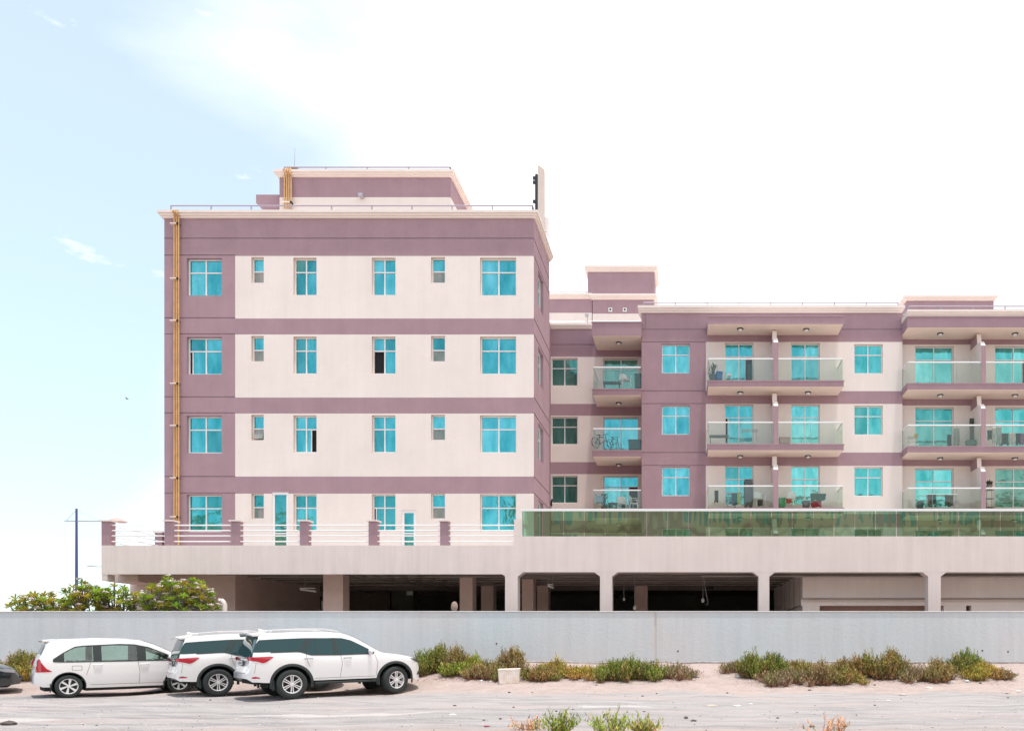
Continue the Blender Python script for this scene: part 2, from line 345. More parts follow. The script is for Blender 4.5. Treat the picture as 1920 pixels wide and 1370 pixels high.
def window(root, mp, a, b, c, d, kind='quad', depth=.16, dark=(), panes=None, name='window', tr=.35, label=None, shiftu=0):
    """frame mesh (part) and pane mesh (sub-part); a..b across, c..d up"""
    t = .05; mb = MB(); pm = MB(); g = panes or wr.choice(GL)
    def bar(u0, u1, z0, z1, e=0):
        pts = [mp(u, z, dd) for u in (u0, u1) for z in (z0, z1) for dd in (depth-.03+e, depth+.04)]
        xs = [p[0] for p in pts]; ys = [p[1] for p in pts]; zz = [p[2] for p in pts]
        mb.box(min(xs), max(xs), min(ys), max(ys), min(zz), max(zz))
    def pane(u0, u1, z0, z1, m=0, e=0):
        if m == 0 and wr.random() < .35: m = 4
        tilt = (wr.random()-.5)*.006
        pm.face([mp(u0, z0, depth+.012+e), mp(u1, z0, depth+.012+e+tilt), mp(u1, z1, depth+.012+e+tilt), mp(u0, z1, depth+.012+e)], m)
    e = .004
    bar(a+e, b-e, d-t, d-e); bar(a+e, b-e, c+e, c+t*1.15); bar(a+e, a+t, c+t*1.15, d-t); bar(b-t, b-e, c+t*1.15, d-t)
    zt = d-(d-c)*tr; um = (a+b)/2
    if kind in ('quad', 'bdoor'):
        bar(um-t*.5, um+t*.5, c+t*1.15, d-t, .004); bar(a+t, um-t*.5, zt-t*.5, zt+t*.45, .006); bar(um+t*.5, b-t, zt-t*.5, zt+t*.45, .006)
        zones = [(a+t, um-t*.5, zt, d-t), (um+t*.5, b-t, zt, d-t), (a+t, um-t*.5, c+t, zt), (um+t*.5, b-t, c+t, zt)]
        for i, z in enumerate(zones):
            if i in dark: pane(*z, m=1, e=.06)
            elif (i, 'l') in dark:
                w = (z[1]-z[0])*.16; pane(z[0], z[0]+w, z[2], z[3], 1, .06); bar(z[0]+w, z[0]+w+t*.7, z[2], z[3], .01); pane(z[0]+w+t*.7, z[1], z[2], z[3])
            elif (i, 'r') in dark:
                w = (z[1]-z[0])*.52; pane(z[1]-w, z[1], z[2], z[3], 1, .06); bar(z[1]-w-t*.7, z[1]-w, z[2], z[3], .01); pane(z[0], z[1]-w-t*.7, z[2], z[3])
            elif (i, 'd') in dark: pane(*z, m=2)
            else: pane(*z)
    elif kind == 'small':
        bar(a+t, b-t, zt-t*.5, zt+t*.45, .006); pane(a+t, b-t, zt, d-t); pane(a+t, b-t, c+t, zt, 3)
        if 'tilt' in dark:
            pm.face([mp(a+t+.02, c+t+.03, depth-.12), mp(b-t-.02, c+t+.03, depth-.12), mp(b-t-.02, zt-.03, depth-.01), mp(a+t+.02, zt-.03, depth-.01)], 3)
    elif kind == 'door':
        bar(a+t, a+t*2, c+t, d-t, .004); bar(b-t*2, b-t, c+t, d-t, .004); bar(a+t*2, b-t*2, d-t*2.2, d-t, .004); bar(a+t*2, b-t*2, c+.75, c+.80, .006)
        pane(a+t*2, b-t*2, c+.8, d-t*2); pane(a+t*2, b-t*2, c+t, c+.75, 2)
    w = mb.build(name, M['frame'], root)
    pm.build('pane', [M[g], M['black'], M['darkteal'], M['frost'], M[{'teal': wr.choice(['teal2', 'teal3']), 'teal2': 'teal', 'teal3': 'teal'}.get(g, g)]], w)
    if kind == 'door':
        h = MB(); p0 = Vector(mp(b-t*1.4, c+1.02, depth-.07)); p1 = Vector(mp(b-t*3.4, c+1.02, depth-.07)); h.tube([p0, p1], .013, 6); h.build('door_handle', M['steel'], w)
    if label: tag(w, label)
    return w
def cornice(mb, x0, x1, Y, z0, z1, xr=None, yb=None, left=True, right=True, o=(.07, .13, .19)):
    """stepped moulding across a front (and back along the sides to yb)"""
    h = (z1-z0); lv = ((0, .3, o[0]), (.3, .62, o[1]), (.62, 1, o[2]))
    for i, (a, b, d) in enumerate(lv):
        za, zb = z0+h*a, z0+h*b
        mb.box(x0-(d if left else 0), x1+(d if right else 0), Y-d, (yb if yb else Y+.25), za, zb, 1 if i == 2 else 0)
def railing(root, pts, h1=.42, h2=.15, n=8, r=.028, name='roof_railing', mt=None):
    mb = MB()
    for a, b in zip(pts[:-1], pts[1:]):
        a = Vector(a); b = Vector(b)
        mb.tube([a+Vector((0, 0, h1)), b+Vector((0, 0, h1))], r, 6); mb.tube([a+Vector((0, 0, h2)), b+Vector((0, 0, h2))], r*.8, 6)
        k = max(1, round((b-a).length/1.68))
        for i in range(k+1):
            p = a.lerp(b, i/k); mb.tube([p-Vector((0, 0, .05)), p+Vector((0, 0, h1))], r, 6)
    return mb.build(name, mt or M['rail'], root)

# ---------------------------------------------------------------- the apartment building
B = thing('apartment_building', 'purple and cream apartment building with turquoise windows on a raised parking podium', 'building', (0, 32.6, 0))
YP, YL, YM, YR, YT = 30.0, 32.6, 43.6, 41.8, 42.3
ZD = PZ(1030, YP)-.1                           # deck level
def R(Y, x0, x1, y0, y1, m): return (PX(x0, Y), PX(x1, Y), PZ(y1, Y), PZ(y0, Y), m)
def Hh(Y, x0, x1, y0, y1): return (PX(x0, Y), PX(x1, Y), PZ(y1, Y), PZ(y0, Y))
# --- left block
st = 147.6
mb = MB()
rects = [R(YL, 441, 1001, 480+0*st, 597, 1), R(YL, 441, 1001, 627, 745, 1), R(YL, 441, 1001, 775, 893, 1), R(YL, 441, 1001, 925, 1060, 1)]
holes = []; wins = []
for r in range(4):
    o = st*r
    for (a, b, c, d, k) in ((350, 416, 484, 554, 'quad'), (471, 494.5, 482, 530, 'small'), (550, 593.5, 483, 553, 'quad'), (697, 741.5, 483, 553, 'quad'), (808, 834.5, 482, 530, 'small'), (900, 968, 483, 553.5, 'quad')):
        holes.append(Hh(YL, a, b, c+o, d+o)); wins.append((r, k, a))
doors = [Hh(YL, 510, 541, 922, 1035), Hh(YL, 753, 780, 956, 1035)]
gl = PX(308, YL); gp = PX(441, YL)
gro = [(PZ(447, YL), gl, PX(1001, YL))]+[(PZ(y, YL), gl, gp) for y in (478.5, 596, 626, 744, 774, 893, 924)]
facade(mb, fmap(YL), gl, PX(1001, YL), ZD-.2, PZ(410, YL), 0, rects, holes+doors, gro, depth=.2, mrev=2)
# side facing right
XS = PX(1001, YL); YE = 36.25
sw = []
for r in range(4):
    zc, zd = PZ(553+st*r, YL), PZ(484+st*r, YL); sw.append((33.55, 34.75, zc, zd))
facade(mb, smap(XS), YL, YE, ZD-.2, PZ(410, YL), 0, [], sw, [(PZ(y, YL), YL, YE) for y in (447, 478.5, 596, 626, 744, 774, 893, 924)], depth=.2)
zt = PZ(404, YL)
for q in ([(gl, YL), (gl, 46)], [(XS, YE), (XS-1.2, YE)], [(XS-1.2, YE), (XS-1.2, 46)], [(gl, 46), (XS-1.2, 46)]):
    (xa, ya), (xb, yb) = q; mb.face([(xa, ya, ZD-.2), (xb, yb, ZD-.2), (xb, yb, zt), (xa, ya, zt)], 0)
zr = PZ(408, YL); mb.face([(gl, YL+.01, zr), (XS-.01, YL+.01, zr), (XS-.01, YE, zr), (gl, YE, zr)], 1); mb.face([(gl, YE, zr), (XS-1.2, YE, zr), (XS-1.2, 46, zr), (gl, 46, zr)], 1)
mb.build('wall', [M['purple'], M['cream'], M['reveal']], B)
special = {(1, 350): ((2, 'l'),), (0, 550): ((0, 'd'),), (1, 697): (2,), (2, 550): ((3, 'r'),), (3, 697): ((2, 'l'),), (2, 471): ('tilt',)}
for h, (r, k, a) in zip(holes, wins):
    dk = special.get((r, a), ()); p = None
    if a in (350, 697, 550) and r < 3: p = 'teal'
    if a == 900: p = ('teal', 'teal', 'teal2', 'teal')[r]
    if a == 350 and r == 3: p = 'teal3'
    window(B, fmap(YL), *h, kind=k, dark=dk, panes=p, tr=.36 if k == 'quad' else .52)
for h in doors: window(B, fmap(YL), *h, kind='door', depth=.05, name='terrace_door')
for q in sw: window(B, smap(XS), *q, kind='quad', panes='teal3', depth=.16)
cm = MB(); cornice(cm, gl, XS, YL, PZ(410, YL), PZ(398, YL), yb=YE); cm.build('cornice', [M['peach'], M['cream']], B)
zc = PZ(398, YL); railing(B, [(PX(317, YL), YL+.12, zc), (XS-.08, YL+.12, zc), (XS-.08, YE, zc)], h1=.33, h2=.13)
# left penthouse
YH = 34.6; xa, xb = PX(524, YH), PX(845, YH)
mb = MB(); facade(mb, fmap(YH), xa, xb, zr-.05, PZ(328, YH), 1, [R(YH, 500, 900, 300, 370, 0)], [], [])
facade(mb, smap(xb), YH, 37.6, zr-.05, PZ(328, YH), 1, [(YH, 37.6, PZ(370, YH), 99, 0)], [], [])
mb.face([(xa, YH, zr), (xa, 37.6, zr), (xa, 37.6, PZ(328, YH)), (xa, YH, PZ(328, YH))], 0); mb.face([(xa, 37.6, zr), (xb, 37.6, zr), (xb, 37.6, PZ(328, YH)), (xa, 37.6, PZ(328, YH))], 0)
mb.face([(xa, YH, PZ(329, YH)), (xb, YH, PZ(329, YH)), (xb, 37.6, PZ(329, YH)), (xa, 37.6, PZ(329, YH))], 1)
mb.build('penthouse_wall', [M['purple'], M['cream']], B)
cm = MB(); cornice(cm, xa, xb, YH, PZ(333, YH), PZ(322, YH), yb=37.6); cm.build('cornice', [M['peach'], M['cream']], B)
zc = PZ(322, YH); railing(B, [(PX(531, YH), YH+.1, zc), (xb-.05, YH+.1, zc), (xb-.05, 37.5, zc)], h1=.25, h2=.09)
mb = MB(); Yc = 35.3   # canopy box left of the penthouse
mb.prism([(PX(480, Yc), PZ(365, Yc)), (PX(523, Yc), PZ(365, Yc)), (PX(523, Yc), PZ(392, Yc)), (PX(496, Yc), PZ(392, Yc)), (PX(480, Yc), PZ(381, Yc))], lambda a, b, d: (a, d, b), Yc, Yc+1.6, 0, 0)
mb.build('stair_canopy', M['purple'], B)
mb = MB()
for x, y in ((680, 371),): mb.box(PX(x-4, YH), PX(x+4, YH), YH-.28, YH-.02, PZ(y+2.5, YH), PZ(y-2.5, YH))
mb.build('floodlight', M['steel'], B, bevel=.02)
mb = MB(); mb.box(PX(676, 33.1), PX(686, 33.1), 33.1, 33.4, PZ(396, 33.1), PZ(393, 33.1)); mb.build('floodlight', M['darkmetal'], B, bevel=.02)
# pipes
def pipes(xs, Y, ytop, ybot, back, brackets):
    for k, x in enumerate(xs):
        X = PX(x, Y-.18); mb = MB(); z1 = PZ(ytop, Y-.18); zb = PZ(ybot, Y-.18) if ybot < 1000 else ZD
        mb.tube([(X, Y-.12, zb), (X, Y-.12, z1-.12-.05*k), (X, Y-.24, z1-.04-.04*k) , (X, Y-.2, z1+.02), (X, Y+back, z1+.02)], .031, 8)
        mb.build('pipe', M['pipe'], B, True)
    mb = MB()
    for y in brackets:
        z = PZ(y, Y-.2); mb.box(PX(xs[0]-.8, Y), PX(xs[-1]+5.5, Y), Y-.2, Y-.02, z-.018, z+.018); mb.box(PX(xs[-1]+3, Y), PX(xs[-1]+5.5, Y), Y-.2, Y-.02, z-.05, z+.03, 1)
    mb.build('pipe_bracket', [M['peach'], M['darkmetal']], B)
pipes((325, 329.3, 333.2), YL, 395, 1022, .5, (418, 521, 600, 718, 797, 895, 968))
pipes((532, 536.5, 540.5, 544.5), YH, 317, 390, .5, (378,))
mb = MB(); X = PX(543, YH); mb.box(X-.16, X+.16, YH+.3, YH+.75, PZ(320, YH), PZ(309, YH)); mb.box(X-.2, X+.2, YH+.25, YH+.8, PZ(309, YH), PZ(306, YH)); mb.tube([(X+.22, YH+.3, PZ(316, YH)), (X+.34, YH+.1, PZ(317, YH))], .05, 8)
mb.build('roof_hatch', M['conc'], B, bevel=.02)
# --- right wing
def pane_glass(root, pts, mt, name='glass_panel'):
    mb = MB()
    for a, b, z0, z1 in pts:
        ax, ay = a; bx, by = b; d = Vector((bx-ax, by-ay, 0)); n_ = Vector((-d.y, d.x, 0)).normalized()*.006
        mb.face([(ax-n_.x, ay-n_.y, z0), (bx-n_.x, by-n_.y, z0), (bx-n_.x, by-n_.y, z1), (ax-n_.x, ay-n_.y, z1)])
    return mb.build(name, mt, root)
def ceiling_light(root, X, Y, z):
    l = MB(); l.lathe([(0, -.05), (.15, -.05), (.16, 0), (.16, .0)], (X, Y, z), lambda a, b, h: (a, b, h), 14); o = l.build('ceiling_light', M['darkmetal'], root)
    d = MB(); d.lathe([(.11, -.05), (.09, -.10), (.04, -.125), (0, -.13)], (X, Y, z), lambda a, b, h: (a, b, h), 12); d.build('light_dome', M['white'], o, True)
def slab(Yf, Yw, x0, x1, zt, zb, name='balcony', splay=0):
    """x0,x1 world; purple fascia, soffit colour below"""
    mb = MB(); mb.box(x0, x1, Yf, Yw, zb+.03, zt, [0, 2, 0, 0, 0, 0]); mb.box(x0+.03, x1-.03, Yf+.03, Yw, zb-.0, zb+.028, [1, 1, 1, 1, 1, 1])
    mb.box(x0-.03, x1+.03, Yf-.03, Yf, zt-.06, zt+.0, 0)
    return mb.build(name, [M['purple'], M['soffit'], M['deck']], B)
def fin(bal, xa, xb, Yf, Yw, z0, zt, zc, ret=.22):
    mb = MB()
    poly = [(Yw, z0), (Yf, z0), (Yf, zt-.28), (Yf+.22, zt), (Yf+.55, zt), (Yf+.62, zc), (Yw, zc)]
    mb.prism(poly, lambda a, b, d: (d, a, b), xa, xb, 1, 1)
    # purple painted front edge and upper stub, 3 mm proud of the cream cheek
    mb.box(xa-.003, xb+.003, Yf-.03, Yf-.003, z0, zt-.30, 0)
    mb.prism([(Yf+.58, zt+.02), (Yf+.66, zc-.002), (Yw-.002, zc-.002), (Yw-.002, zt+.02)], lambda a, b, d: (d, a, b), xa-.004, xb+.004, 0, 0)
    return mb.build('divider_fin', [M['purple'], M['cream']], bal)
def rail_glass(bal, runs, z0, z1, mt='balglass'):
    pane_glass(bal, [(a, b, z0, z1-.02) for a, b in runs], M[mt])
    mb = MB()
    for (ax, ay), (bx, by) in runs:
        if abs(ay-by) < .01: mb.box(ax, bx, ay-.03, ay+.03, z1-.03, z1+.035)
        else: mb.box(ax-.025, ax+.025, ay+.03, by, z1-.028, z1+.03)
    mb.build('handrail', M['white'], bal)
    p = MB()
    for (ax, ay), (bx, by) in runs:
        k = max(1, round((Vector((ax, ay))-Vector((bx, by))).length/1.35))
        for i in range(1, k):
            x, y = ax+(bx-ax)*i/k, ay+(by-ay)*i/k
            if abs(ay-by) < .01: p.box(x-.006, x+.006, y-.012, y-.008, z0, z1-.03)
    if p.v: p.build('glass_joint', M['frost'], bal)
# middle recess wall
mb = MB(); s3 = 110.0
rects = [(PX(980, YM), PX(1300, YM), PZ(757, YM), PZ(669, YM), 1), R(YM, 980, 1300, 779, 866, 1), R(YM, 980, 1300, 888.5, 975.5, 1), R(YM, 980, 1300, 998, 1100, 1)]
mh = [Hh(YM, 1033.5, 1083, 671+s3*i, 723+s3*i) for i in range(4)]; dh = [Hh(YM, 1131, 1197, 672+s3*i, 733+s3*i) for i in range(4)]
facade(mb, fmap(YM), PX(980, YM), PX(1212, YM)+.3, ZD-.2, PZ(611, YM), 0, rects, mh+dh, [(PZ(646, YM), PX(980, YM), PX(1203, YM))], mrev=2)
# right block front
xa, xb, xc = PX(1203, YR), PX(1323.5, YR), PX(1692, YR)
s4 = 115.0
rects = [R(YR, 1323.5, 1700, 641, 733, 1), R(YR, 1323.5, 1700, 757, 848, 1), R(YR, 1323.5, 1700, 873, 963, 1), R(YR, 1323.5, 1700, 988, 1100, 1)]
rh = []
for i in range(4): rh += [Hh(YR, 1240.5, 1293.5, 644.5+s4*i, 699.5+s4*i), Hh(YR, 1601.5, 1655, 645+s4*i, 700+s4*i)]
bd = []
for i in range(4): bd += [Hh(YR, 1359, 1412.5, 643+s4*i, 716+s4*i), Hh(YR, 1483, 1537, 643+s4*i, 716+s4*i)]
facade(mb, fmap(YR), xa, xc, ZD-.2, PZ(587, YR), 0, rects, rh+bd, [(PZ(617.5, YR), xa, xc)]+[(PZ(y, YR), xa, xb) for y in (641, 732.5, 756.5, 848, 872, 963)], [(PX(1210, YR), PZ(617, YR), PZ(588, YR))], mrev=2)
mb.face([(xa, YR, ZD-.2), (xa, YM, ZD-.2), (xa, YM, PZ(580, YR)), (xa, YR, PZ(580, YR))], 0)
# third bay
xd = PX(2100, YT)
rects = [R(YT, 1690, 2120, 646, 742, 1), R(YT, 1690, 2120, 760, 856, 1), R(YT, 1690, 2120, 873.5, 970, 1), R(YT, 1690, 2120, 988, 1100, 1)]
th = []
for i in range(4): th += [Hh(YT, 1716, 1788, 649+114.3*i, 723+114.3*i), Hh(YT, 1866, 1938, 649+114.3*i, 723+114.3*i)]
facade(mb, fmap(YT), xc, xd, ZD-.2, PZ(592, YT), 0, rects, th, [], mrev=2)
mb.face([(xc, YR, ZD-.2), (xc, YT, ZD-.2), (xc, YT, PZ(583, YR)), (xc, YR, PZ(583, YR))], 1)
# closing faces and roofs
zr2 = PZ(588, YR); zr3 = PZ(612, YM); xz = PX(980, YM)
mb.face([(xa, YR+.02, zr2), (xd, YR+.02, zr2), (xd, 56, zr2), (xa, 56, zr2)], 1); mb.face([(xz, YM, zr3), (xa, YM, zr3), (xa, 56, zr3), (xz, 56, zr3)], 1)
mb.face([(xz-3, 56, ZD), (xd, 56, ZD), (xd, 56, zr2), (xz-3, 56, zr3)], 0); mb.face([(xd, YT, ZD), (xd, 56, ZD), (xd, 56, zr2), (xd, YT, zr2)], 0); mb.face([(xz, YM, ZD), (xz, 56, ZD), (xz, 56, zr3), (xz, YM, zr3)], 0)
mb.build('wall', [M['purple'], M['cream'], M['reveal']], B)
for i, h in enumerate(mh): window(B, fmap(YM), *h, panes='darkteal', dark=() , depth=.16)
pan = ['teal3', 'teal', 'teal', 'teal3']
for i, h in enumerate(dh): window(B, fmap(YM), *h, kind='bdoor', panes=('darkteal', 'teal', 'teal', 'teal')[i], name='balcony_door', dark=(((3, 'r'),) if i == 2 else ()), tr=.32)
dd = {0: ((3, 'r'),), 2: ((2, 'l'),), 4: ((3, 'r'),)}
for i, h in enumerate(rh): window(B, fmap(YR), *h, panes=('teal2', 'teal')[i % 2])
for i, h in enumerate(bd): window(B, fmap(YR), *h, kind='bdoor', panes=('teal', 'teal2')[i % 2], name='balcony_door', dark=dd.get(i, ()), tr=.33)
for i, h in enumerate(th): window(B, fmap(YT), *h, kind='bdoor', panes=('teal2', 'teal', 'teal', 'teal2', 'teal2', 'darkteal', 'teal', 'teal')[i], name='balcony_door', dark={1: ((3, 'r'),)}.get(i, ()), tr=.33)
# cornices of the wing
cm = MB(); cornice(cm, xa, xc-.1, YR, PZ(587, YR), PZ(575, YR), yb=YR+.9); cm.build('cornice', [M['peach'], M['cream']], B)
zc = PZ(575, YR); railing(B, [(xa+.1, YR+.1, zc), (xc-.2, YR+.1, zc)], h1=.26, h2=.09)
cm = MB(); cornice(cm, xc-.05, xd, YT-1.45, PZ(593.5, YT-1.45), PZ(583, YT-1.45), yb=YT, right=False, left=False); cm.build('cornice', [M['peach'], M['cream']], B)
zc = PZ(583, YT-1.45); railing(B, [(xc+.1, YT-1.3, zc), (xd, YT-1.3, zc)], h1=.31, h2=.10)
cm = MB(); cornice(cm, xz, PX(1108, YM), YM, PZ(617, YM), PZ(609, YM), right=True, left=False); cm.build('cornice', [M['peach'], M['cream']], B)
# roof wall parapet strip and rail above the recess
zc = PZ(603, YM+.4); railing(B, [(xz, YM+.5, zc-.2), (PX(1200, YM+.5), YM+.5, zc-.2)], h1=.25, h2=.07, mt=M['white'])
# canopies (roof level)
def canopy(xp0, xp1, Yf, Yw, ytop, ybot, lights, lastx=None):
    x0, x1 = PX(xp0, Yf), PX(xp1, Yf)
    c = slab(Yf, Yw-.005, x0, x1, PZ(ytop, Yf), PZ(ybot, Yf), 'roof_canopy')
    for x, y in lights:
        zz = PZ(ybot, Yf); Yl = (zz-H)*F/(HY-y); ceiling_light(c, PX(x, Yl), Yl, zz)
    return c
canopy(1326, 1582, 40.4, YR, 592, 608, [(1388, 616), (1512, 617)])
canopy(1110, 1203, 41.6, YM, 603, 630, [(1160, 642)])
c = canopy(1701, 2105, 40.75, YT, 594, 614.5, [(1763, 625), (1903, 625)])
# balconies
def bal(xp0, xp1, Yf, Yw, yt, yb, yr, lights, finx=None, finy=None, left=True, right=True, low=None):
    x0, x1 = PX(xp0, Yf), PX(xp1, Yf); z0, zb, z1 = PZ(yt, Yf), PZ(yb, Yf), PZ(yr, Yf)
    b = slab(Yf, Yw-.005, x0, x1, z0, zb)
    for x, y in lights:
        Yl = min(Yw-.3, max(Yf+.3, (zb-H)*F/max(1, (HY-y)))); ceiling_light(b, PX(x, Yl), Yl, zb)
    runs = []; xs = [x0+.05]
    if finx:
        for fa, fb in finx:
            runs.append(((xs[-1], Yf+.05), (PX(fa, Yf), Yf+.05))); xs.append(PX(fb, Yf))
    runs.append(((xs[-1], Yf+.05), (x1-.05, Yf+.05)))
    if left: runs.append(((x0+.05, Yf+.05), (x0+.05, Yw)))
    if right: runs.append(((x1-.05, Yf+.05), (x1-.05, Yw)))
    rail_glass(b, runs, z0, z1)
    if finx:
        for fa, fb in finx: fin(b, PX(fa, Yf), PX(fb, Yf), Yf, Yw-.005, z0, PZ(finy, Yf), PZ(finy-20, Yf))
    return b
for i in range(4):
    o = 119*i; oc = 119.2*i
    bal(1326.5, 1582, 40.4, YR, 713+oc, 725+oc, 672+oc, [(1388, 735+119*i), (1515, 735+119*i)], [(1450.5, 1459)], 631+oc)
    bal(1110.5, 1203, 41.6, YM, 728.5+115.2*i, 741+115.2*i, 688+115.2*i, [(1160, 755+115*i)], right=False)
    bal(1701, 2105, 40.75, YT, 718+118*i, 730.5+118*i, 678.5+118*i, [(1763, 740+118*i), (1903, 740+118*i)], [(1840, 1848)], 637+118*i)
# wing penthouses
def block(x0, x1, Y, Yb, ytop, zbase, bands, name='penthouse_wall', cor=10, base=0, left=True, right=True, holes=()):
    xa_, xb_ = PX(x0, Y), PX(x1, Y); zt_ = PZ(ytop+cor, Y); mb = MB()
    facade(mb, fmap(Y), xa_, xb_, zbase, zt_, base, [R(Y, x0-5, x1+5, a, b, m) for a, b, m in bands], holes)
    for xx in (xa_, xb_): mb.face([(xx, Y, zbase), (xx, Yb, zbase), (xx, Yb, zt_), (xx, Y, zt_)], base)
    mb.face([(xa_, Yb, zbase), (xb_, Yb, zbase), (xb_, Yb, zt_), (xa_, Yb, zt_)], base); mb.face([(xa_, Y, zt_-.02), (xb_, Y, zt_-.02), (xb_, Yb, zt_-.02), (xa_, Yb, zt_-.02)], 1)
    mb.build(name, [M['purple'], M['cream'], M['reveal']], B)
    cm = MB(); cornice(cm, xa_, xb_, Y, zt_, PZ(ytop, Y), yb=Yb, left=left, right=right); cm.build('cornice', [M['peach'], M['cream']], B)
block(1102, 1227, 47.4, 49.5, 500, zr3-.5, [(560, 700, 0)])
block(1111, 1226, 46.2, 47.4, 553, zr3-.5, [(588, 700, 1)], cor=9)
block(960, 1110, 46.25, 50, 552, zr3-.5, [(586.5, 700, 1)], cor=9, right=False)
block(1700, 1863, 43.9, 45.6, 556, zr2-.2, [], cor=8)
v = MB()
for x in (1144.5, 1171.5):
    X = PX(x, 46.2); Z = PZ(581, 46.2); v.box(X-.11, X+.11, 46.15, 46.19, Z-.11, Z+.11, 0); v.box(X-.05, X+.05, 46.13, 46.148, Z-.05, Z+.05, 1)
v.build('wall_vent', [M['white'], M['darkmetal']], B)
railing(B, [(PX(1029, 46.4), 46.5, PZ(552, 46.4)), (PX(1100, 46.4), 46.5, PZ(552, 46.4))], h1=.22, h2=.03)
mb = MB(); X = PX(1100, YM); mb.tube([(X, YM+.4, PZ(612, YM)), (X, YM+.4, PZ(588, YM))], .025, 6); mb.box(X-.14, X+.06, YM+.28, YM+.5, PZ(588, YM), PZ(584, YM)); mb.build('floodlight', M['steel'], B)
mb = MB(); X = PX(1034, YM); mb.tube([(X, YM, PZ(947, YM)), (X+.05, YM-.3, PZ(943, YM)), (X+.12, YM-.45, PZ(938, YM))], .05, 6); mb.build('wall_lamp', M['darkmetal'], B)

# --- podium
def zP(y): return PZ(y, YP)
xl = PX(190, YP); xr = PX(2150, YP); xm = PX(964, YP); xg = PX(977.5, YP)
mb = MB()
facade(mb, fmap(YP), xl, xm, zP(1076), zP(1022), 0)
cols = [(947, 970.5), (1125, 1147.5), (1422.5, 1442.5), (1740.5, 1764), (2050, 2072)]
# right-hand fascia with openings between the flush columns, haunched heads
facade(mb, fmap(YP+.0), xm, xr, zP(1072), zP(1005), 0)
for a, b in cols:
    mb.box(PX(a, YP), PX(b, YP), YP+.003, YP+.45, 0, zP(1072))
    for s_, x in ((-1, a), (1, b)):
        X = PX(x, YP); mb.prism([(X, zP(1072)), (X+s_*.22, zP(1072)), (X, zP(1080))] if s_ > 0 else [(X, zP(1072)), (X, zP(1080)), (X-.22, zP(1072))], lambda p, q, d: (p, d, q), YP+.004, YP+.45, 0, 0)
mb.face([(xl, YP, zP(1022)), (xm, YP, zP(1022)), (xm, YP+.25, zP(1022)), (xl, YP+.25, zP(1022))], 0)
mb.face([(xm, YP, zP(1005)), (xr, YP, zP(1005)), (xr, YP+.25, zP(1005)), (xm, YP+.25, zP(1005))], 0)
mb.face([(xl, YP+.25, zP(1022)), (xm, YP+.25, zP(1022)), (xm, YP+.25, ZD), (xl, YP+.25, ZD)], 0); mb.face([(xm, YP+.25, zP(1005)), (xr, YP+.25, zP(1005)), (xr, YP+.25, ZD), (xm, YP+.25, ZD)], 0)
mb.face([(xl, YP, zP(1072)), (xl, 56, zP(1072)), (xl, 56, zP(1022)), (xl, YP, zP(1022))], 0); mb.face([(xm, YP, zP(1022)), (xm, YP+.25, zP(1022)), (xm, YP+.25, zP(1005)), (xm, YP, zP(1005))], 0)
mb.face([(xl, YP, zP(1072)), (xr, YP, zP(1072)), (xr, YP+.45, zP(1072)), (xl, YP+.45, zP(1072))], 0)
mb.box(PX(964, YP), PX(977.5, YP), YP-.003, YP+.25, zP(1005), zP(973))
mb.box(PX(190, YP), PX(201, YP), YP+.01, YP+.4, zP(1088), zP(1076)-.001)
mb.build('podium_wall', [M['podium']], B)
mb = MB(); mb.face([(xl, YP+.25, ZD), (xr, YP+.25, ZD), (xr, 56, ZD), (xl, 56, ZD)]); mb.build('deck_floor', M['deck'], B)
j = MB()
for x in (1280,): j.box(PX(x, YP)-.008, PX(x, YP)+.008, YP-.002, YP+.02, zP(1072), zP(1005))
j.build('expansion_joint', M['column'], B)
# long green glass parapet
pg = MB(); zg0, zg1 = zP(1005)+.01, zP(957.5); npan = 30; w_ = (xr-xg)/npan
for i in range(npan):
    a = xg+.02+i*w_; b = a+w_-.02; tl = (wr.random()-.5)*.022; pg.face([(a, YP+.06, zg0), (b, YP+.06+tl, zg0), (b, YP+.06+tl, zg1), (a, YP+.06, zg1)])
gp_ = pg.build('parapet_glass', M['podglass'], B)
mb = MB(); mb.box(xg-.02, xr, YP+.02, YP+.11, zg1, zg1+.09); mb.box(xg-.02, xg+.02, YP+.03, YP+.09, zP(1005), zg1); mb.build('parapet_handrail', M['white'], B)
# terrace railing
posts = [(190, 206), (309, 323.5), (433, 448), (562, 577), (691, 706), (825, 840)]
tr_ = B
zd_, zu = zP(1022), zP(977)
for a, b in posts:
    p = MB(); p.box(PX(a, YP), PX(b, YP), YP+.003, YP+.3, zd_, zu-.001, 0); p.box(PX(a, YP)-.06, PX(b, YP)+.06, YP-.06, YP+.36, zu, zu+.05, 1)
    p.build('terrace_post', [M['purple'], M['cream']], B)
sideP = [(PX(190, YP), 33.0), (PX(190, YP), 36.2), (PX(190, YP), 39.4)]
for x, y in sideP:
    p = MB(); p.box(x, x+.3, y, y+.3, ZD, zu-.001, 0); p.box(x-.05, x+.35, y-.05, y+.35, zu, zu+.05, 1); p.build('terrace_post', [M['purple'], M['cream']], B)
edges = posts+[(964, 970)]
zs4 = [zP(y) for y in (983.5, 993.5, 1003.5, 1014)]
for (a, b), (c, d) in zip(edges[:-1], edges[1:]):
    rl = MB()
    for z in zs4: rl.tube([(PX(b, YP)-.1, YP+.1, z), (PX(c, YP)+.1, YP+.1, z)], .026, 7)
    rl.build('terrace_rail', M['white'], B, True)
rl = MB()
for z in zs4: rl.tube([(PX(198, YP), YP+.3, z), (PX(198, YP), 40, z)], .024, 7)
rl.build('terrace_rail', M['white'], B, True)
mb = MB(); mb.tube([(PX(300, 31), 31.2, zP(1022)-.02), (PX(309, 31), 31.2, zP(1018))], .09, 8); mb.build('roof_drain', M['cream'], B)
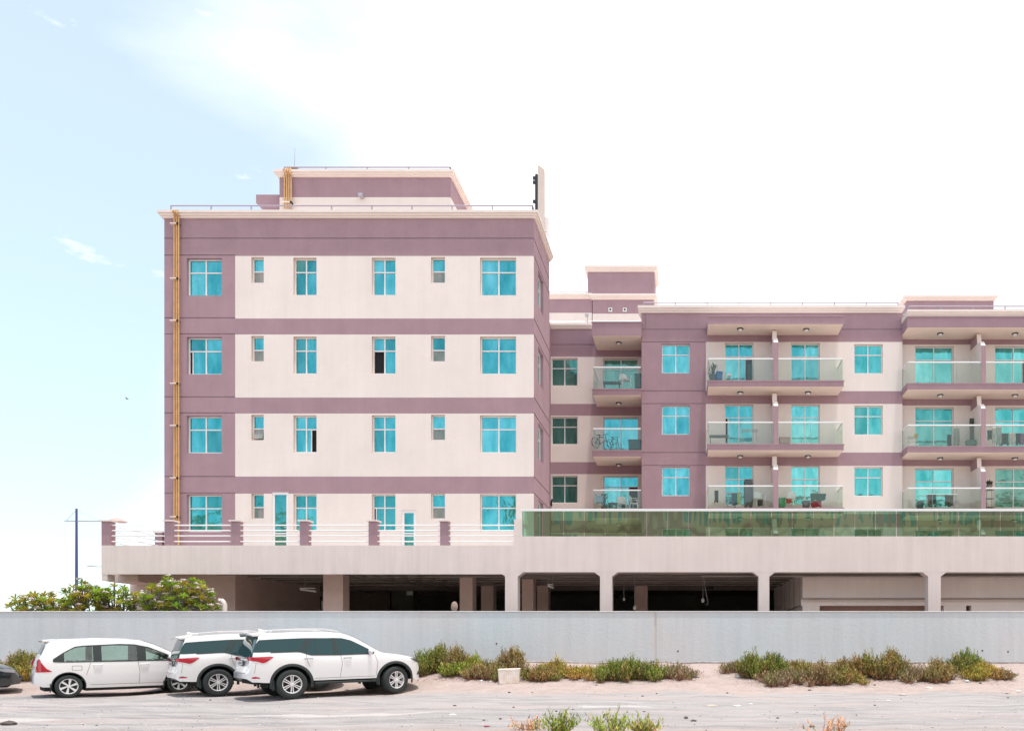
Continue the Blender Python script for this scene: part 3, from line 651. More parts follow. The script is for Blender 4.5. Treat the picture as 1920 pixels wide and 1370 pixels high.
# garage interior
ZC = 4.78
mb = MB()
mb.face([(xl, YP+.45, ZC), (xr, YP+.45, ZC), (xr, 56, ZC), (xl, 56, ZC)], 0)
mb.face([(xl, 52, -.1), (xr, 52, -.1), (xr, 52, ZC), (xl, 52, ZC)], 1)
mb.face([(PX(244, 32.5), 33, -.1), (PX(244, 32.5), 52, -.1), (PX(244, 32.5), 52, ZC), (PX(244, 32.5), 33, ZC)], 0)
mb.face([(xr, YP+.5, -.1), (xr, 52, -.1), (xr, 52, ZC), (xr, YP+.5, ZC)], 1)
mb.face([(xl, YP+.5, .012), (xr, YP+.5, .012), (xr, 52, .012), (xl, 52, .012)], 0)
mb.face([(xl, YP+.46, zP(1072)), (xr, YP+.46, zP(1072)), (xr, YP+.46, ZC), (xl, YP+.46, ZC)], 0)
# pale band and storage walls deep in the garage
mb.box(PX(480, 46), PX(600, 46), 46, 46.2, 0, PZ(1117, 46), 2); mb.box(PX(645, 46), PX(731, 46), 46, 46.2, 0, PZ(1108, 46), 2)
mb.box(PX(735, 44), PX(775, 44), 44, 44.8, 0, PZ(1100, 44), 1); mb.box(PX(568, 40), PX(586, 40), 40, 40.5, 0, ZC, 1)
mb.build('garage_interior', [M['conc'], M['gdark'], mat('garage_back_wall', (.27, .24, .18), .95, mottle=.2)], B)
mb = MB(); mb.box(PX(244, 32.5), PX(441, 32.5), 32.5, 40, 0, ZC); mb.box(PX(203, 31), PX(259, 31), 31, 32.4, PZ(1090, 31), ZC-.01); mb.build('core_wall', M['column'], B)
for (a, b, Y) in ((606, 643, 31.8), (862, 886, 33.5), (902, 925, 38), (978.5, 1000, 34.5), (1007, 1028, 38.2), (1191, 1214, 38.2)):
    c = MB(); xa_, xb_ = PX(a, Y), PX(b, Y); c.box(xa_, xb_, Y, Y+.6, 0, ZC-.005)
    for s_, X in ((-1, xa_), (1, xb_)):
        if Y > 33: c.prism([(X, ZC-.35), (X+s_*.3, ZC-.006), (X, ZC-.006)][::s_], lambda p, q, d: (p, d, q), Y+.02, Y+.58)
    c.build('garage_column', M['column'], B)
mb = MB(); mb.box(PX(1035, 38.3), PX(1424, 38.3), 38.3, 38.7, PZ(1096, 38.3), ZC-.004, 0)
for y in (34.0, 42.5): mb.box(xl+1, xr, y, y+.35, 4.42, ZC-.006, 1)
for x in (520, 760, 1100, 1330): mb.box(PX(x, 36), PX(x, 36)+.35, YP+.5, 50, 4.46, ZC-.008, 1)
mb.build('ceiling_beam', [M['column'], M['conc']], B)
mb = MB(); rr = random.Random(9)
for k in range(7):
    y = 31.2+k*1.1; mb.tube([(xl+3, y, 4.36-.05*rr.random()), (xr, y+rr.random()*.5, 4.36)], .03+.04*rr.random(), 6)
for k in range(5):
    x = PX(660+26*k, 33); mb.tube([(x, 31, 4.3), (x+.9, 36, 4.3), (x+2.5, 46, 4.3)], .05, 6)
mb.build('ceiling_pipe', M['conc'], B)
# ramp behind the right-hand openings
mb = MB(); mb.box(PX(1510, 33), xr, 32.6, 32.8, 0, PZ(1130, 32.6)); mb.build('inner_wall', mat('brown_inner_wall', (.62, .42, .36), .9, mottle=.2), B)
mb = MB(); xa_ = PX(1505, 31.5); zc_, zd2 = PZ(1120, 31.5), PZ(1082, 31.5)
mb.box(xa_, xr, 31.5, 31.75, zc_, ZC-.3); mb.box(xa_, xa_+.25, 31.75, 42, 2.0, ZC-.3); mb.box(xa_-.05, xr, 31.53, 31.8, PZ(1134.5, 31.5), PZ(1123, 31.5))
mb.box(xa_, PX(1537, 31.5), 31.53, 31.8, 0, PZ(1134.6, 31.5)); mb.box(PX(1770, 31.5), PX(1812, 31.5), 31.53, 31.8, 0, PZ(1134.6, 31.5)); mb.box(PX(1822, 31.5), xr, 31.53, 31.8, 0, PZ(1134.6, 31.5))
mb.build('ramp_wall', mat('ramp_paint', (.88, .78, .73), .9, mottle=.08, mscale=.8, streak=.08), B)
mb = MB(); mb.box(xa_-.04, xr, 31.3, 31.39, PZ(1123, 31.5), PZ(1120.5, 31.5)); mb.tube([(xa_-4, 31.0, PZ(1076.5, 31.0)), (xr, 31.0, PZ(1076.5, 31.0))], .07, 8); mb.tube([(xa_-4, 30.9, PZ(1079.5, 31.0)), (xr, 30.9, PZ(1080, 31.0))], .045, 8)
for k in range(5): x = xa_-.03; y = 32.1+1.6*k; mb.box(x-.02, x-.005, y, y+.06, 2.6, ZC-.4)
mb.box(xa_-.03, xa_-.004, 31.8, 42, 3.0, 3.06)
mb.build('conduit', M['conc'], B)
# ---------------------------------------------------------------- building seen mirrored in the green parapet
def opposite():
    o = thing('apartment_building', 'tan apartment block across the road, mirrored in the green glass parapet', 'building', (8, -34, 0))
    w = mat('tan_render', (.68, .56, .36), .9, mottle=.15); w2 = mat('brown_render', (.36, .27, .17), .9)
    mb = MB(); mb.box(-22, 75, -46, -34, 0, 21.5, 0); mb.box(-80, -50, -46, -34, 0, 17.2, 0); mb.box(-23, 76, -33.9, -33.0, 21.5, 22.3, 1)
    for k in range(7): mb.box(-22, 75, -33.99, -33.6, 2.6+3.1*k, 3.0+3.1*k, 1)
    for k in range(7): x = -20+k*14; mb.box(x, x+3, -33.98, -33.3, 0, 21.4, 1)
    mb.build('wall', [w, w2], o)
    for i in range(26):
        x = -20.5+i*3.8 if i < 21 else -78+(i-21)*5
        for k in range(3):
            m = MB(); z = 10.0+3.1*k; m.box(x, x+1.9, -33.97, -33.9, z, z+1.5)
            m.build('window', M['darkteal'], o)
opposite()

# ---------------------------------------------------------------- roof antenna, masts, lamps, bird
def stand_antenna():
    Y = 35.9; zb = PZ(425, Y)-1.0
    o = thing('antenna_mast', 'tall beige panel antenna on a dark pole at the front block right roof corner', 'antenna', (PX(1006, Y), Y, PZ(408, Y)))
    m = MB(); X = PX(1006, Y); m.tube([(X, Y, PZ(470, Y)), (X, Y, PZ(328, Y))], .07, 8); m.build('pole', M['darkmetal'], o)
    m = MB()
    for y in (334, 342, 378): m.box(X-.16, X+.1, Y-.06, Y+.06, PZ(y+2.5, Y), PZ(y-2, Y))
    m.build('bracket', M['darkmetal'], o)
    m = MB(); m.tube([(X, Y, PZ(330, Y)), (X, Y, PZ(287, Y))], .012, 5); m.build('lightning_rod', M['steel'], o)
    m = MB(); a, b = PX(1009, Y), PX(1021, Y)
    m.prism([(a, PZ(432, Y)), (b, PZ(432, Y)), (b, PZ(320, Y)), (a+.06, PZ(311.5, Y)), (a, PZ(313, Y))], lambda p, q, d: (p, d, q), Y-.1, Y+.12)
    m.build('antenna_panel', mat('beige_plastic', (.62, .53, .47), .6, mottle=.08), o, bevel=.02)
    m = MB(); X2 = PX(1023, Y); m.prism([(X2-.1, PZ(400, Y)), (X2+.15, PZ(405, Y)), (X2+.15, PZ(439, Y)), (X2-.1, PZ(431, Y))], lambda p, q, d: (p, d, q), Y+.2, Y+.35); m.build('dish_panel', M['white'], o, bevel=.02)
    m = MB(); m.tube([(X, Y, PZ(430, Y)), (X2, Y+.25, PZ(431, Y))], .04, 6); m.build('bracket', M['darkmetal'], o)
stand_antenna()
o = recenter((lambda m: (m.tube([(PX(552, 35), 35, PZ(320, 35)), (PX(553, 35), 35, PZ(277, 35))], [.022, .008], 6), m.build('lightning_rod', M['steel']))[1])(MB()), (PX(552, 35), 35, PZ(320, 35)))
tag(o, 'thin lightning rod standing on top of the left rooftop penthouse', 'lightning rod')
def street_lamp(xp, Y, ytop, label, arms, rp=.11):
    X = PX(xp, Y); o = thing('street_lamp', label, 'street lamp', (X, Y, 0)); blue = mat('blue_grey_steel', (.075, .085, .22), .5, .2)
    m = MB(); m.tube([(X, Y, 0), (X, Y, PZ(ytop, Y))], [rp*1.25, rp*.7], 10); m.build('pole', blue, o, True)
    return o, X
o, X = street_lamp(143.5, 60, 953, 'tall dark blue lamp post with a long guyed crossarm rising behind the left tree', 1)
Y = 60; m = MB(); m.tube([(PX(121, Y), Y, PZ(976, Y)), (PX(212, Y), Y, PZ(977, Y))], .05, 6); m.build('crossarm', M['steel'], o)
for a in ((125, 975), (188, 976)):
    m = MB(); m.tube([(X, Y, PZ(956, Y)), (PX(a[0], Y), Y, PZ(a[1], Y))], .02, 5); m.build('guy_wire', M['steel'], o)
m = MB(); m.lathe([(0, .32), (.35, .22), (.62, .05), (.66, 0), (0, 0)], (PX(220, Y), Y, PZ(978, Y)), lambda a, b, h: (a, b, h), 16); m.build('lamp_head', mat('lamp_head_paint', (.45, .33, .30), .5), o, True)
o, X = street_lamp(215, 85, 1064, 'distant thin lamp with a short tilted arm showing left of the podium corner', 1, .08)
m = MB(); m.tube([(X, 85, PZ(1064, 85)), (PX(178, 85), 85, PZ(1061, 85))], .05, 6); m.build('crossarm', M['steel'], o)
m = MB(); m.box(PX(165, 85), PX(176, 85), 84.8, 85.2, PZ(1061.5, 85), PZ(1059.5, 85)); m.build('lamp_head', M['steel'], o, bevel=.03)
# bird
Yb = 40; m = MB(); c = Vector((PX(238.5, Yb), Yb, PZ(747.5, Yb)))
m.grid([[c+Vector((-.07+.14*t, .02*cos(a), .018*sin(a)))*1 if 0 else c+Vector((-.08+.16*t, .025*sin(pi*t)*cos(a), .025*sin(pi*t)*sin(a))) for a in [2*pi*k/8 for k in range(9)]] for t in [i/6 for i in range(7)]])
for s_ in (-1, 1): m.face([c+Vector((-.03, 0, 0)), c+Vector((.04, 0, 0)), c+Vector((.0, s_*.10, .05)), c+Vector((-.03, s_*.15, .06))]); m.face([c+Vector((-.03, 0, -.004)), c+Vector((-.03, s_*.15, .056)), c+Vector((.0, s_*.10, .046)), c+Vector((.04, 0, -.004))])
tag(recenter(m.build('bird', M['darkmetal']), c), 'tiny dark bird flying in the open sky at left', 'bird')
# vent pipe behind the wall
Y = 29; m = MB(); pts = [(PX(421, Y), Y, 0), (PX(421, Y), Y, PZ(1132, Y))]+[(PX(421-5*sin(a)*1.4-2*(1-cos(a)), Y), Y, PZ(1130-6.5*sin(a), Y)) for a in (.4, .9, 1.3)]+[(PX(413, Y), Y, PZ(1126, Y))]
m.tube(pts, .085, 12); tag(recenter(m.build('vent_pipe', M['podium'], None, True), (PX(421, Y), Y, 0)), 'pale gooseneck vent pipe poking above the wall right of the flowering tree', 'vent pipe')
Y = 29.2; m = MB(); m.lathe([(0, .05), (.13, .035), (.2, 0), (.2, -.02), (0, 0)], (PX(852, Y), Y, PZ(1137, Y)), lambda a, b, h: (a*.7+h*.5, -h-.3*a, b), 16, 0); o = thing('reflector_dish', 'small pinkish round dish on a post peeking over the wall by the garage column', 'dish', (PX(852, Y), Y, 0))
m.build('dish', mat('brown_dish', (.50, .34, .27), .6, mottle=.3, mscale=12), o, True); m = MB(); m.tube([(PX(854, Y), Y+.05, 0), (PX(854, Y), Y+.05, PZ(1137, Y))], .025, 6); m.build('post', M['steel'], o)
# garage lamps
def tube_lamp(x0, y0, x1, y1, Y, label, cords):
    a = Vector((PX(x0, Y), Y, PZ(y0, Y))); b = Vector((PX(x1, Y), Y+.1, PZ(y1, Y)))
    o = thing('fluorescent_lamp', label, 'lamp', tuple(a)); m = MB(); m.tube([a, b], .045, 8); m.box(min(a.x, b.x), max(a.x, b.x), Y-.05, Y+.1, max(a.z, b.z)+.02, max(a.z, b.z)+.06); m.build('fixture', M['white'], o)
    for t in cords:
        p = a.lerp(b, t); m = MB(); m.tube([p, (p.x, p.y, 4.75)], .012, 5); m.build('cord', M['steel'], o)
tube_lamp(563, 1104, 591, 1108, 34, 'white tube lamp hanging on a cord in the garage left of the first column', [.3])
tube_lamp(471, 1093, 495, 1093.5, 38, 'pale tube lamp under the garage ceiling near the dark core wall', [.2, .8])
tube_lamp(1027, 1097, 1037, 1101, 33, 'short tilted tube lamp on two cords beside a garage column', [.1, .9])
def bulb(x, y, Y, label, r=.06, hook=False):
    c = Vector((PX(x, Y), Y, PZ(y, Y))); o = thing('hanging_lamp', label, 'lamp', tuple(c)); m = MB()
    m.lathe([(.0, -r*1.3), (r*.8, -r*1.1), (r, 0), (r*.8, r*.9), (r*.3, r*1.4)], c, lambda a, b, h: (a, b, h), 12); m.build('shade', M['white'], o, True)
    m = MB(); m.tube([c+Vector((0, 0, r)), (c.x, c.y, 4.75)], .01, 5)
    if hook: q = c+Vector((.06, 0, .3)); m.tube([(c.x+.02, Y, 4.5), (c.x+.1, Y, c.z+.5), (c.x+.2, Y, c.z), (c.x+.22, Y, c.z-.12), (c.x+.16, Y, c.z-.2), (c.x+.08, Y, c.z-.14)], .016, 6)
    m.build('cord', M['steel'], o)
bulb(1318, 1125, 34, 'white hanging lamp with a looped cable in the wide middle garage bay', .075, True)
bulb(1170, 1123, 34, 'small white lamp on a long cord left of the inner garage column', .05)
bulb(1190, 1139, 33, 'white spotlight just above the wall at the foot of the inner column', .07)
Y = 36; m = MB(); m.box(PX(762, Y), PX(774, Y), Y, Y+.05, PZ(1115, Y), PZ(1107.5, Y)); o = m.build('hanging_sign', M['frost']); tag(recenter(o, (PX(768, Y), Y, PZ(1111, Y))), 'small pale greenish sign plate hung in the dark garage bay', 'sign')

# ---------------------------------------------------------------- things on the balconies
def cloth(xp0, xp1, y0, y1, Y, col, label, name='hanging_cloth', grp=None, cat='laundry', narrow=0):
    m = MB(); rows = []; rd = random.Random(int(xp0*7+y0)); n = 10
    x0, x1 = PX(xp0, Y), PX(xp1, Y); zt_, zb_ = PZ(y0, Y), PZ(y1, Y); ph = rd.random()*6
    for j in range(9):
        t = j/8; rows.append([(x0+(x1-x0)*i/n+(narrow*(.5-i/n)*t), Y+.035*sin(ph+i*1.5)*(.3+t)+.02*sin(i*3.1+j), zt_+(zb_-zt_)*t*(1+.08*sin(ph+i*.9))) for i in range(n+1)])
    m.grid(rows)
    o = m.build(name, mat('cloth', col, .95, mottle=.25, mscale=8), None, True, ang=80)
    s_ = o.modifiers.new('thick', 'SOLIDIFY'); s_.thickness = .012
    tag(recenter(o, ((x0+x1)/2, Y, zb_)), label, cat, grp)
def rack(xp0, xp1, yt, yb, Y, label):
    x0, x1 = PX(xp0, Y), PX(xp1, Y); zt_, zb_ = PZ(yt, Y), PZ(yb, Y); o = thing('drying_rack', label, 'drying rack', ((x0+x1)/2, Y, zb_)); m = MB()
    for yy in (Y-.22, Y+.22): m.tube([(x0, yy, zt_), (x1, yy, zt_)], .012, 5)
    for k in range(6): y = Y-.2+.08*k; m.tube([(x0, y, zt_), (x1, y, zt_)], .006, 4)
    m.build('top', M['steel'], o)
    for s_ in (-1, 1):
        m = MB()
        for x in (x0+.08, x1-.08): m.tube([(x, Y+.25*s_, zb_+.01), (x, Y-.1*s_, zt_)], .012, 5)
        m.tube([(x0+.08, Y+.25*s_, zb_+.02), (x1-.08, Y+.25*s_, zb_+.02)], .01, 5)
        m.build('leg_frame', M['steel'], o)
def chair(xp, yb, Y, label, col=(.8, .79, .77), rz=0, sc=1.0):
    o = thing('plastic_chair', label, 'chair', (PX(xp, Y), Y, PZ(yb, Y)), group='plastic garden chairs on the balconies', rot=(0, 0, rz)); o.scale = (sc,)*3
    mt = mat('moulded_plastic', col, .45)
    m = MB(); m.grid([[(-.23+.46*i/6, -.22+.44*j/4, .43-.02*sin(pi*j/4)) for i in range(7)] for j in range(5)]); s = m.build('seat', mt, o, True); q = s.modifiers.new('t', 'SOLIDIFY'); q.thickness = .02
    m = MB(); m.grid([[((-.23+.46*i/6)*(1-.25*(j/5)**3), .20+.06*j/5+.05*(1-((i-3)/3)**2), .44+.42*j/5-(.05*((i-3)/3)**2 if j == 5 else 0)) for i in range(7)] for j in range(6)]); s = m.build('backrest', mt, o, True); q = s.modifiers.new('t', 'SOLIDIFY'); q.thickness = .02
    for a, b in ((-1, -1), (1, -1), (-1, 1), (1, 1)):
        m = MB(); m.tube([(.21*a, .19*b, .43), (.25*a, .24*b, 0)], [.025, .018], 6); m.build('leg', mt, o)
    for a in (-1, 1):
        m = MB(); m.tube([(.24*a, -.18, .44), (.27*a, -.18, .64), (.27*a, .2, .66)], .018, 6); m.build('armrest', mt, o)
def plainbox(xp0, xp1, y0, y1, Y, col, label, name, cat, d=.35, lid=True):
    x0, x1, z0, z1 = PX(xp0, Y), PX(xp1, Y), PZ(y1, Y), PZ(y0, Y); o = thing(name, label, cat, ((x0+x1)/2, Y, z0)); mt = mat(name+'_plastic', col, .6, mottle=.12)
    m = MB(); m.prism([(x0+.015, z0), (x1-.015, z0), (x1, z1-.05), (x0, z1-.05)], lambda p, q, dd: (p, dd, q), Y-d/2, Y+d/2); m.build('box_body', mt, o, bevel=.012)
    m = MB(); m.box(x0-.012, x1+.012, Y-d/2-.012, Y+d/2+.012, z1-.049, z1); m.build('lid', mt, o, bevel=.012)
def table(xp0, xp1, yt, yb, Y, label, col=(.06, .07, .07)):
    x0, x1, z0, z1 = PX(xp0, Y), PX(xp1, Y), PZ(yb, Y), PZ(yt, Y); o = thing('low_table', label, 'table', ((x0+x1)/2, Y, z0)); mt = mat('table_top_paint', col, .6)
    m = MB(); m.box(x0, x1, Y-.22, Y+.22, z1-.05, z1); m.build('tabletop', mt, o, bevel=.01)
    for x in (x0+.06, x1-.06):
        for y in (Y-.17, Y+.17): m = MB(); m.tube([(x, y, z0), (x, y, z1-.05)], .018, 6); m.build('leg', mt, o)
def bicycle(xp, yb, Y, label, rz, sc=.9):
    o = thing('bicycle', label, 'bicycle', (PX(xp, Y), Y, PZ(yb, Y)), rot=(0, 0, rz)); o.scale = (sc,)*3
    for x in (-.5, .5):
        m = MB(); m.tube([(x+.31*cos(a), 0, .32+.31*sin(a)) for a in [2*pi*k/20 for k in range(21)]], .02, 6, cap=False)
        for k in range(8): m.tube([(x, 0, .32), (x+.3*cos(k*pi/4), 0, .32+.3*sin(k*pi/4))], .004, 4)
        m.build('wheel', M['darkmetal'], o)
    m = MB()
    for a, b in (((-.5, .32), (-.12, .3)), ((-.5, .32), (-.2, .72)), ((-.12, .3), (-.2, .8)), ((-.2, .72), (.34, .78)), ((-.12, .3), (.36, .7)), ((.32, .95), (.5, .32))): m.tube([(a[0], 0, a[1]), (b[0], 0, b[1])], .02, 6)
    m.build('bike_frame', M['darkmetal'], o)
    m = MB(); m.tube([(.3, -.26, .97), (.32, 0, .97), (.3, .26, .97)], .015, 6); m.build('handlebar', M['darkmetal'], o)
    m = MB(); m.box(-.32, -.1, -.06, .06, .80, .85); m.build('saddle', M['darkmetal'], o, bevel=.02)
def potted(xp, yb, Y, w, h, label, pot=(.1, .12, .12), leafc=(.03, .09, .06)):
    x, z = PX(xp, Y), PZ(yb, Y); o = thing('potted_plant', label, 'plant', (x, Y, z)); m = MB(); m.lathe([(0, 0), (w*.35, 0), (w*.45, .25), (w*.4, .25), (0, .23)], (x, Y, z), lambda a, b, c: (a, b, c), 14); m.build('pot', mat('pot_plastic', pot, .6), o)
    m = MB(); rd = random.Random(int(xp))
    for k in range(90):
        a = rd.random()*2*pi; t = rd.random(); p = Vector((x+w*.5*rd.random()*cos(a), Y+w*.4*rd.random()*sin(a), z+.22+(h-.3)*t)); d = Vector((cos(a)*.4, sin(a)*.4, .9)).normalized()*.16; s_ = Vector((-sin(a), cos(a), 0))*.028
        m.face([p, p+d*.5+s_, p+d, p+d*.5-s_])
    m.build('foliage', mat('potted_leaf', leafc, .6), o)
Yi = 41.0
potted(1337, 712.5, 40.9, .5, .85, 'tall dark green potted plant in the left corner of the upper middle balcony')
plainbox(1343, 1354.5, 698, 712, 40.85, (.015, .16, .42), 'bright blue tub beside the dark potted plant on the upper balcony', 'storage_tub', 'tub')
chair(1367, 713, 41.1, 'small white plastic chair right of the blue tub on the upper middle balcony', sc=.5)
cloth(1401.5, 1410, 683, 711, 41.68, (.02, .10, .09), 'dark green curtain hanging in the open upper balcony door', 'curtain', cat='curtain')
table(1330, 1366, 817, 832, 41.0, 'grey narrow bench on the second floor middle balcony', (.22, .22, .20))
rack(1390, 1421, 807, 832, 41.0, 'empty wire drying rack right of the grey bench on the middle balcony')
plainbox(1461, 1481, 820.5, 832, 41.0, (.50, .33, .30), 'dusty pink box beside the divider fin on the middle balcony', 'storage_box', 'box')
cloth(1340, 1347, 919, 941, 40.9, (.03, .07, .07), 'dark green cloth hanging alone at the left end of the lower middle balcony')
rack(1362, 1393, 925, 950, 41.0, 'drying rack holding blue and yellow cloths on the lower middle balcony')
cloth(1372, 1382, 924, 949, 40.85, (.05, .13, .20), 'dark blue shirt on the rack of the lower middle balcony')
cloth(1383, 1387.5, 922, 944, 40.82, (.62, .78, .02), 'neon yellow cloth on the rack of the lower middle balcony')
cloth(1396, 1411, 898, 949, 41.7, (.16, .19, .20), 'grey curtain in the open lower balcony door', 'curtain', cat='curtain')
chair(1424, 950.5, 41.0, 'white plastic chair with dark bag on the lower middle balcony', rz=.3)
cloth(1418, 1430, 937, 948, 40.8, (.04, .05, .06), 'dark bag lying on the white chair of the lower middle balcony', 'bag', cat='bag')
plainbox(1460.5, 1472, 933.5, 950, 40.9, (.02, .30, .12), 'green crate beside the divider fin on the lower right balcony', 'storage_box', 'box')
chair(1481, 950.5, 41.0, 'white plastic chair draped with red cloth next to the green crate', rz=-.4)
cloth(1474, 1484, 934, 943, 40.75, (.55, .08, .06), 'red cloth on the white chair beside the green crate')
cloth(1519, 1549, 925, 938, 40.75, (.01, .11, .10), 'wide dark green towel hung at the right end of the lower balcony', narrow=.1)
cloth(1520, 1540, 938, 950.5, 40.85, (.42, .01, .05), 'crimson cloth hanging under the dark green towel')
plainbox(1505, 1518, 939, 950, 41.1, (.10, .09, .10), 'dark box left of the crimson cloth on the lower balcony', 'storage_box', 'box')
# recess balconies
chair(1172, 727.5, 42.3, 'white plastic chair on the upper recess balcony beside the big block', rz=.5)
plainbox(1190, 1202, 702, 728, 42.5, (.03, .10, .09), 'dark cabinet in the right corner of the upper recess balcony', 'cabinet', 'cabinet')
table(1131, 1164, 717, 728, 42.2, 'dark low table on the upper recess balcony', (.05, .12, .12))
bicycle(1128, 843, 42.3, 'dark bicycle parked at the left end of the recess balcony', .9)
bicycle(1152, 843, 42.4, 'smaller dark bicycle beside the grey box on the recess balcony', 1.0, .75)
plainbox(1178.5, 1202, 825, 843, 42.3, (.06, .12, .12), 'dark grey storage chest right of the bicycles on the recess balcony', 'storage_box', 'box')
plainbox(1117.5, 1131, 930, 942, 42.1, (.35, .50, .68), 'pale blue box at the left of the lower recess balcony', 'storage_box', 'box')
table(1140, 1158, 943, 958, 42.3, 'dark round edged table on the lower recess balcony')
chair(1166, 958.5, 42.2, 'white plastic chair behind the dark table on the lower recess balcony', rz=.2)
chair(1191, 958.5, 42.2, 'white plastic chair turned sideways at the right of the lower recess balcony', rz=1.3)
potted(1133, 958, 42.2, .4, .9, 'dark green plant between blue box and table on the lower recess balcony')
# right-hand balconies
rack(1700, 1722, 820, 836, 41.3, 'white drying rack at the left end of the far right balcony')
cloth(1714, 1721, 813, 820, 41.1, (.75, .55, .08), 'yellow toy cloth on the white drying rack of the far right balcony')
cloth(1789, 1799, 803, 835, 41.9, (.30, .36, .30), 'pale green towel on the wall of the far right middle balcony')
cloth(1818, 1826, 784, 835, 41.8, (.12, .13, .11), 'tall dark garment hanging by the divider fin of the far right balcony')
plainbox(1812, 1828, 826, 836, 41.5, (.08, .20, .19), 'dark green box at the foot of the divider fin', 'storage_box', 'box')
cl = [(1851, 1860, 806, 824, (.03, .09, .09), 'dark green top first in the laundry row at the right edge'), (1861, 1868, 800, 830, (.62, .62, .60), 'white shirt second in the laundry row at the right edge'), (1869, 1878, 798, 834, (.45, .50, .48), 'long grey shirt third in the laundry row at the right edge'), (1871, 1891, 812, 834, (.02, .07, .07), 'broad black cloth in the middle of the laundry row at the right edge'), (1892, 1903, 811, 833, (.68, .62, .58), 'cream towel right of the broad black cloth'), (1904, 1913, 812, 833, (.03, .05, .07), 'black trousers near the right picture edge'), (1913, 1921, 812, 833, (.30, .18, .32), 'purple shirt last in the laundry row at the right edge')]
for i, (a, b, c, d, k, l) in enumerate(cl): cloth(a, b, c, d, 40.95+.02*i, k, l, 'laundry_garment', 'garments drying on the far right balcony')
o = (lambda m: (m.tube([(PX(1848, 41), 41, PZ(799, 41)), (PX(2000, 41), 41, PZ(800, 41))], .01, 5), m.build('clothes_line', M['steel']))[1])(MB()); tag(recenter(o, (PX(1848, 41), 41, PZ(799, 41))), 'thin clothes line carrying the laundry row at the right edge', 'clothes line')
rack(1735, 1795, 928, 954, 41.2, 'drying rack with dark clothes on the lowest far right balcony')
cloth(1739.5, 1748, 926, 946, 41.0, (.10, .08, .07), 'brown shirt on the lowest far right balcony rack'); cloth(1749, 1755, 927, 944, 41.02, (.02, .09, .10), 'dark teal shirt beside the brown shirt')
cloth(1772, 1787, 928, 949, 41.0, (.05, .06, .05), 'black shirt at the right end of the lowest far right rack')
plainbox(1720, 1730, 940, 954, 41.6, (.02, .09, .10), 'dark teal box left of the lowest drying rack', 'storage_box', 'box')
def shelf():
    Y = 41.3; x0, x1 = PX(1850, Y), PX(1864, Y); z0, z1 = PZ(954, Y), PZ(918, Y); o = thing('plant_shelf', 'small dark tiered shelf with plants beside the lowest divider fin', 'shelf', (x0, Y, z0)); m = MB()
    for x in (x0, x1):
        for y in (Y, Y+.3): m.tube([(x, y, z0), (x, y, z1)], .014, 5)
    m.build('shelf_frame', M['darkmetal'], o)
    for k in range(3): m = MB(); z = z0+.1+(z1-z0-.1)*k/2; m.box(x0, x1, Y, Y+.3, z, z+.02); m.build('shelf_board', M['darkmetal'], o)
shelf()
potted(1855, 918, 41.4, .35, .45, 'spiky plant on top of the small tiered shelf', (.2, .18, .15), (.05, .05, .04))

# ---------------------------------------------------------------- plumeria trees behind the wall
def leafmat(name, rough=.55, spec=.4, tr=.25):
    m = mat(name, (.1, .1, .1), rough, spec=spec, attr=True); b = m.node_tree.nodes['Principled BSDF']; t = m.node_tree
    d = t.nodes.new('ShaderNodeBsdfTranslucent'); x = t.nodes.new('ShaderNodeMixShader'); x.inputs[0].default_value = tr; a = [n for n in t.nodes if n.type == 'ATTRIBUTE'][0]; o_ = [n for n in t.nodes if n.type == 'OUTPUT_MATERIAL'][0]
    t.links.new(a.outputs['Color'], d.inputs['Color']); t.links.new(b.outputs[0], x.inputs[1]); t.links.new(d.outputs[0], x.inputs[2]); t.links.new(x.outputs[0], o_.inputs[0]); return m
LM = leafmat('leaf'); SM = leafmat('shrub_leaf', .8, .2, .15)
BK = mat('grey_bark', (.19, .16, .14), .9, mottle=.3, mscale=8)
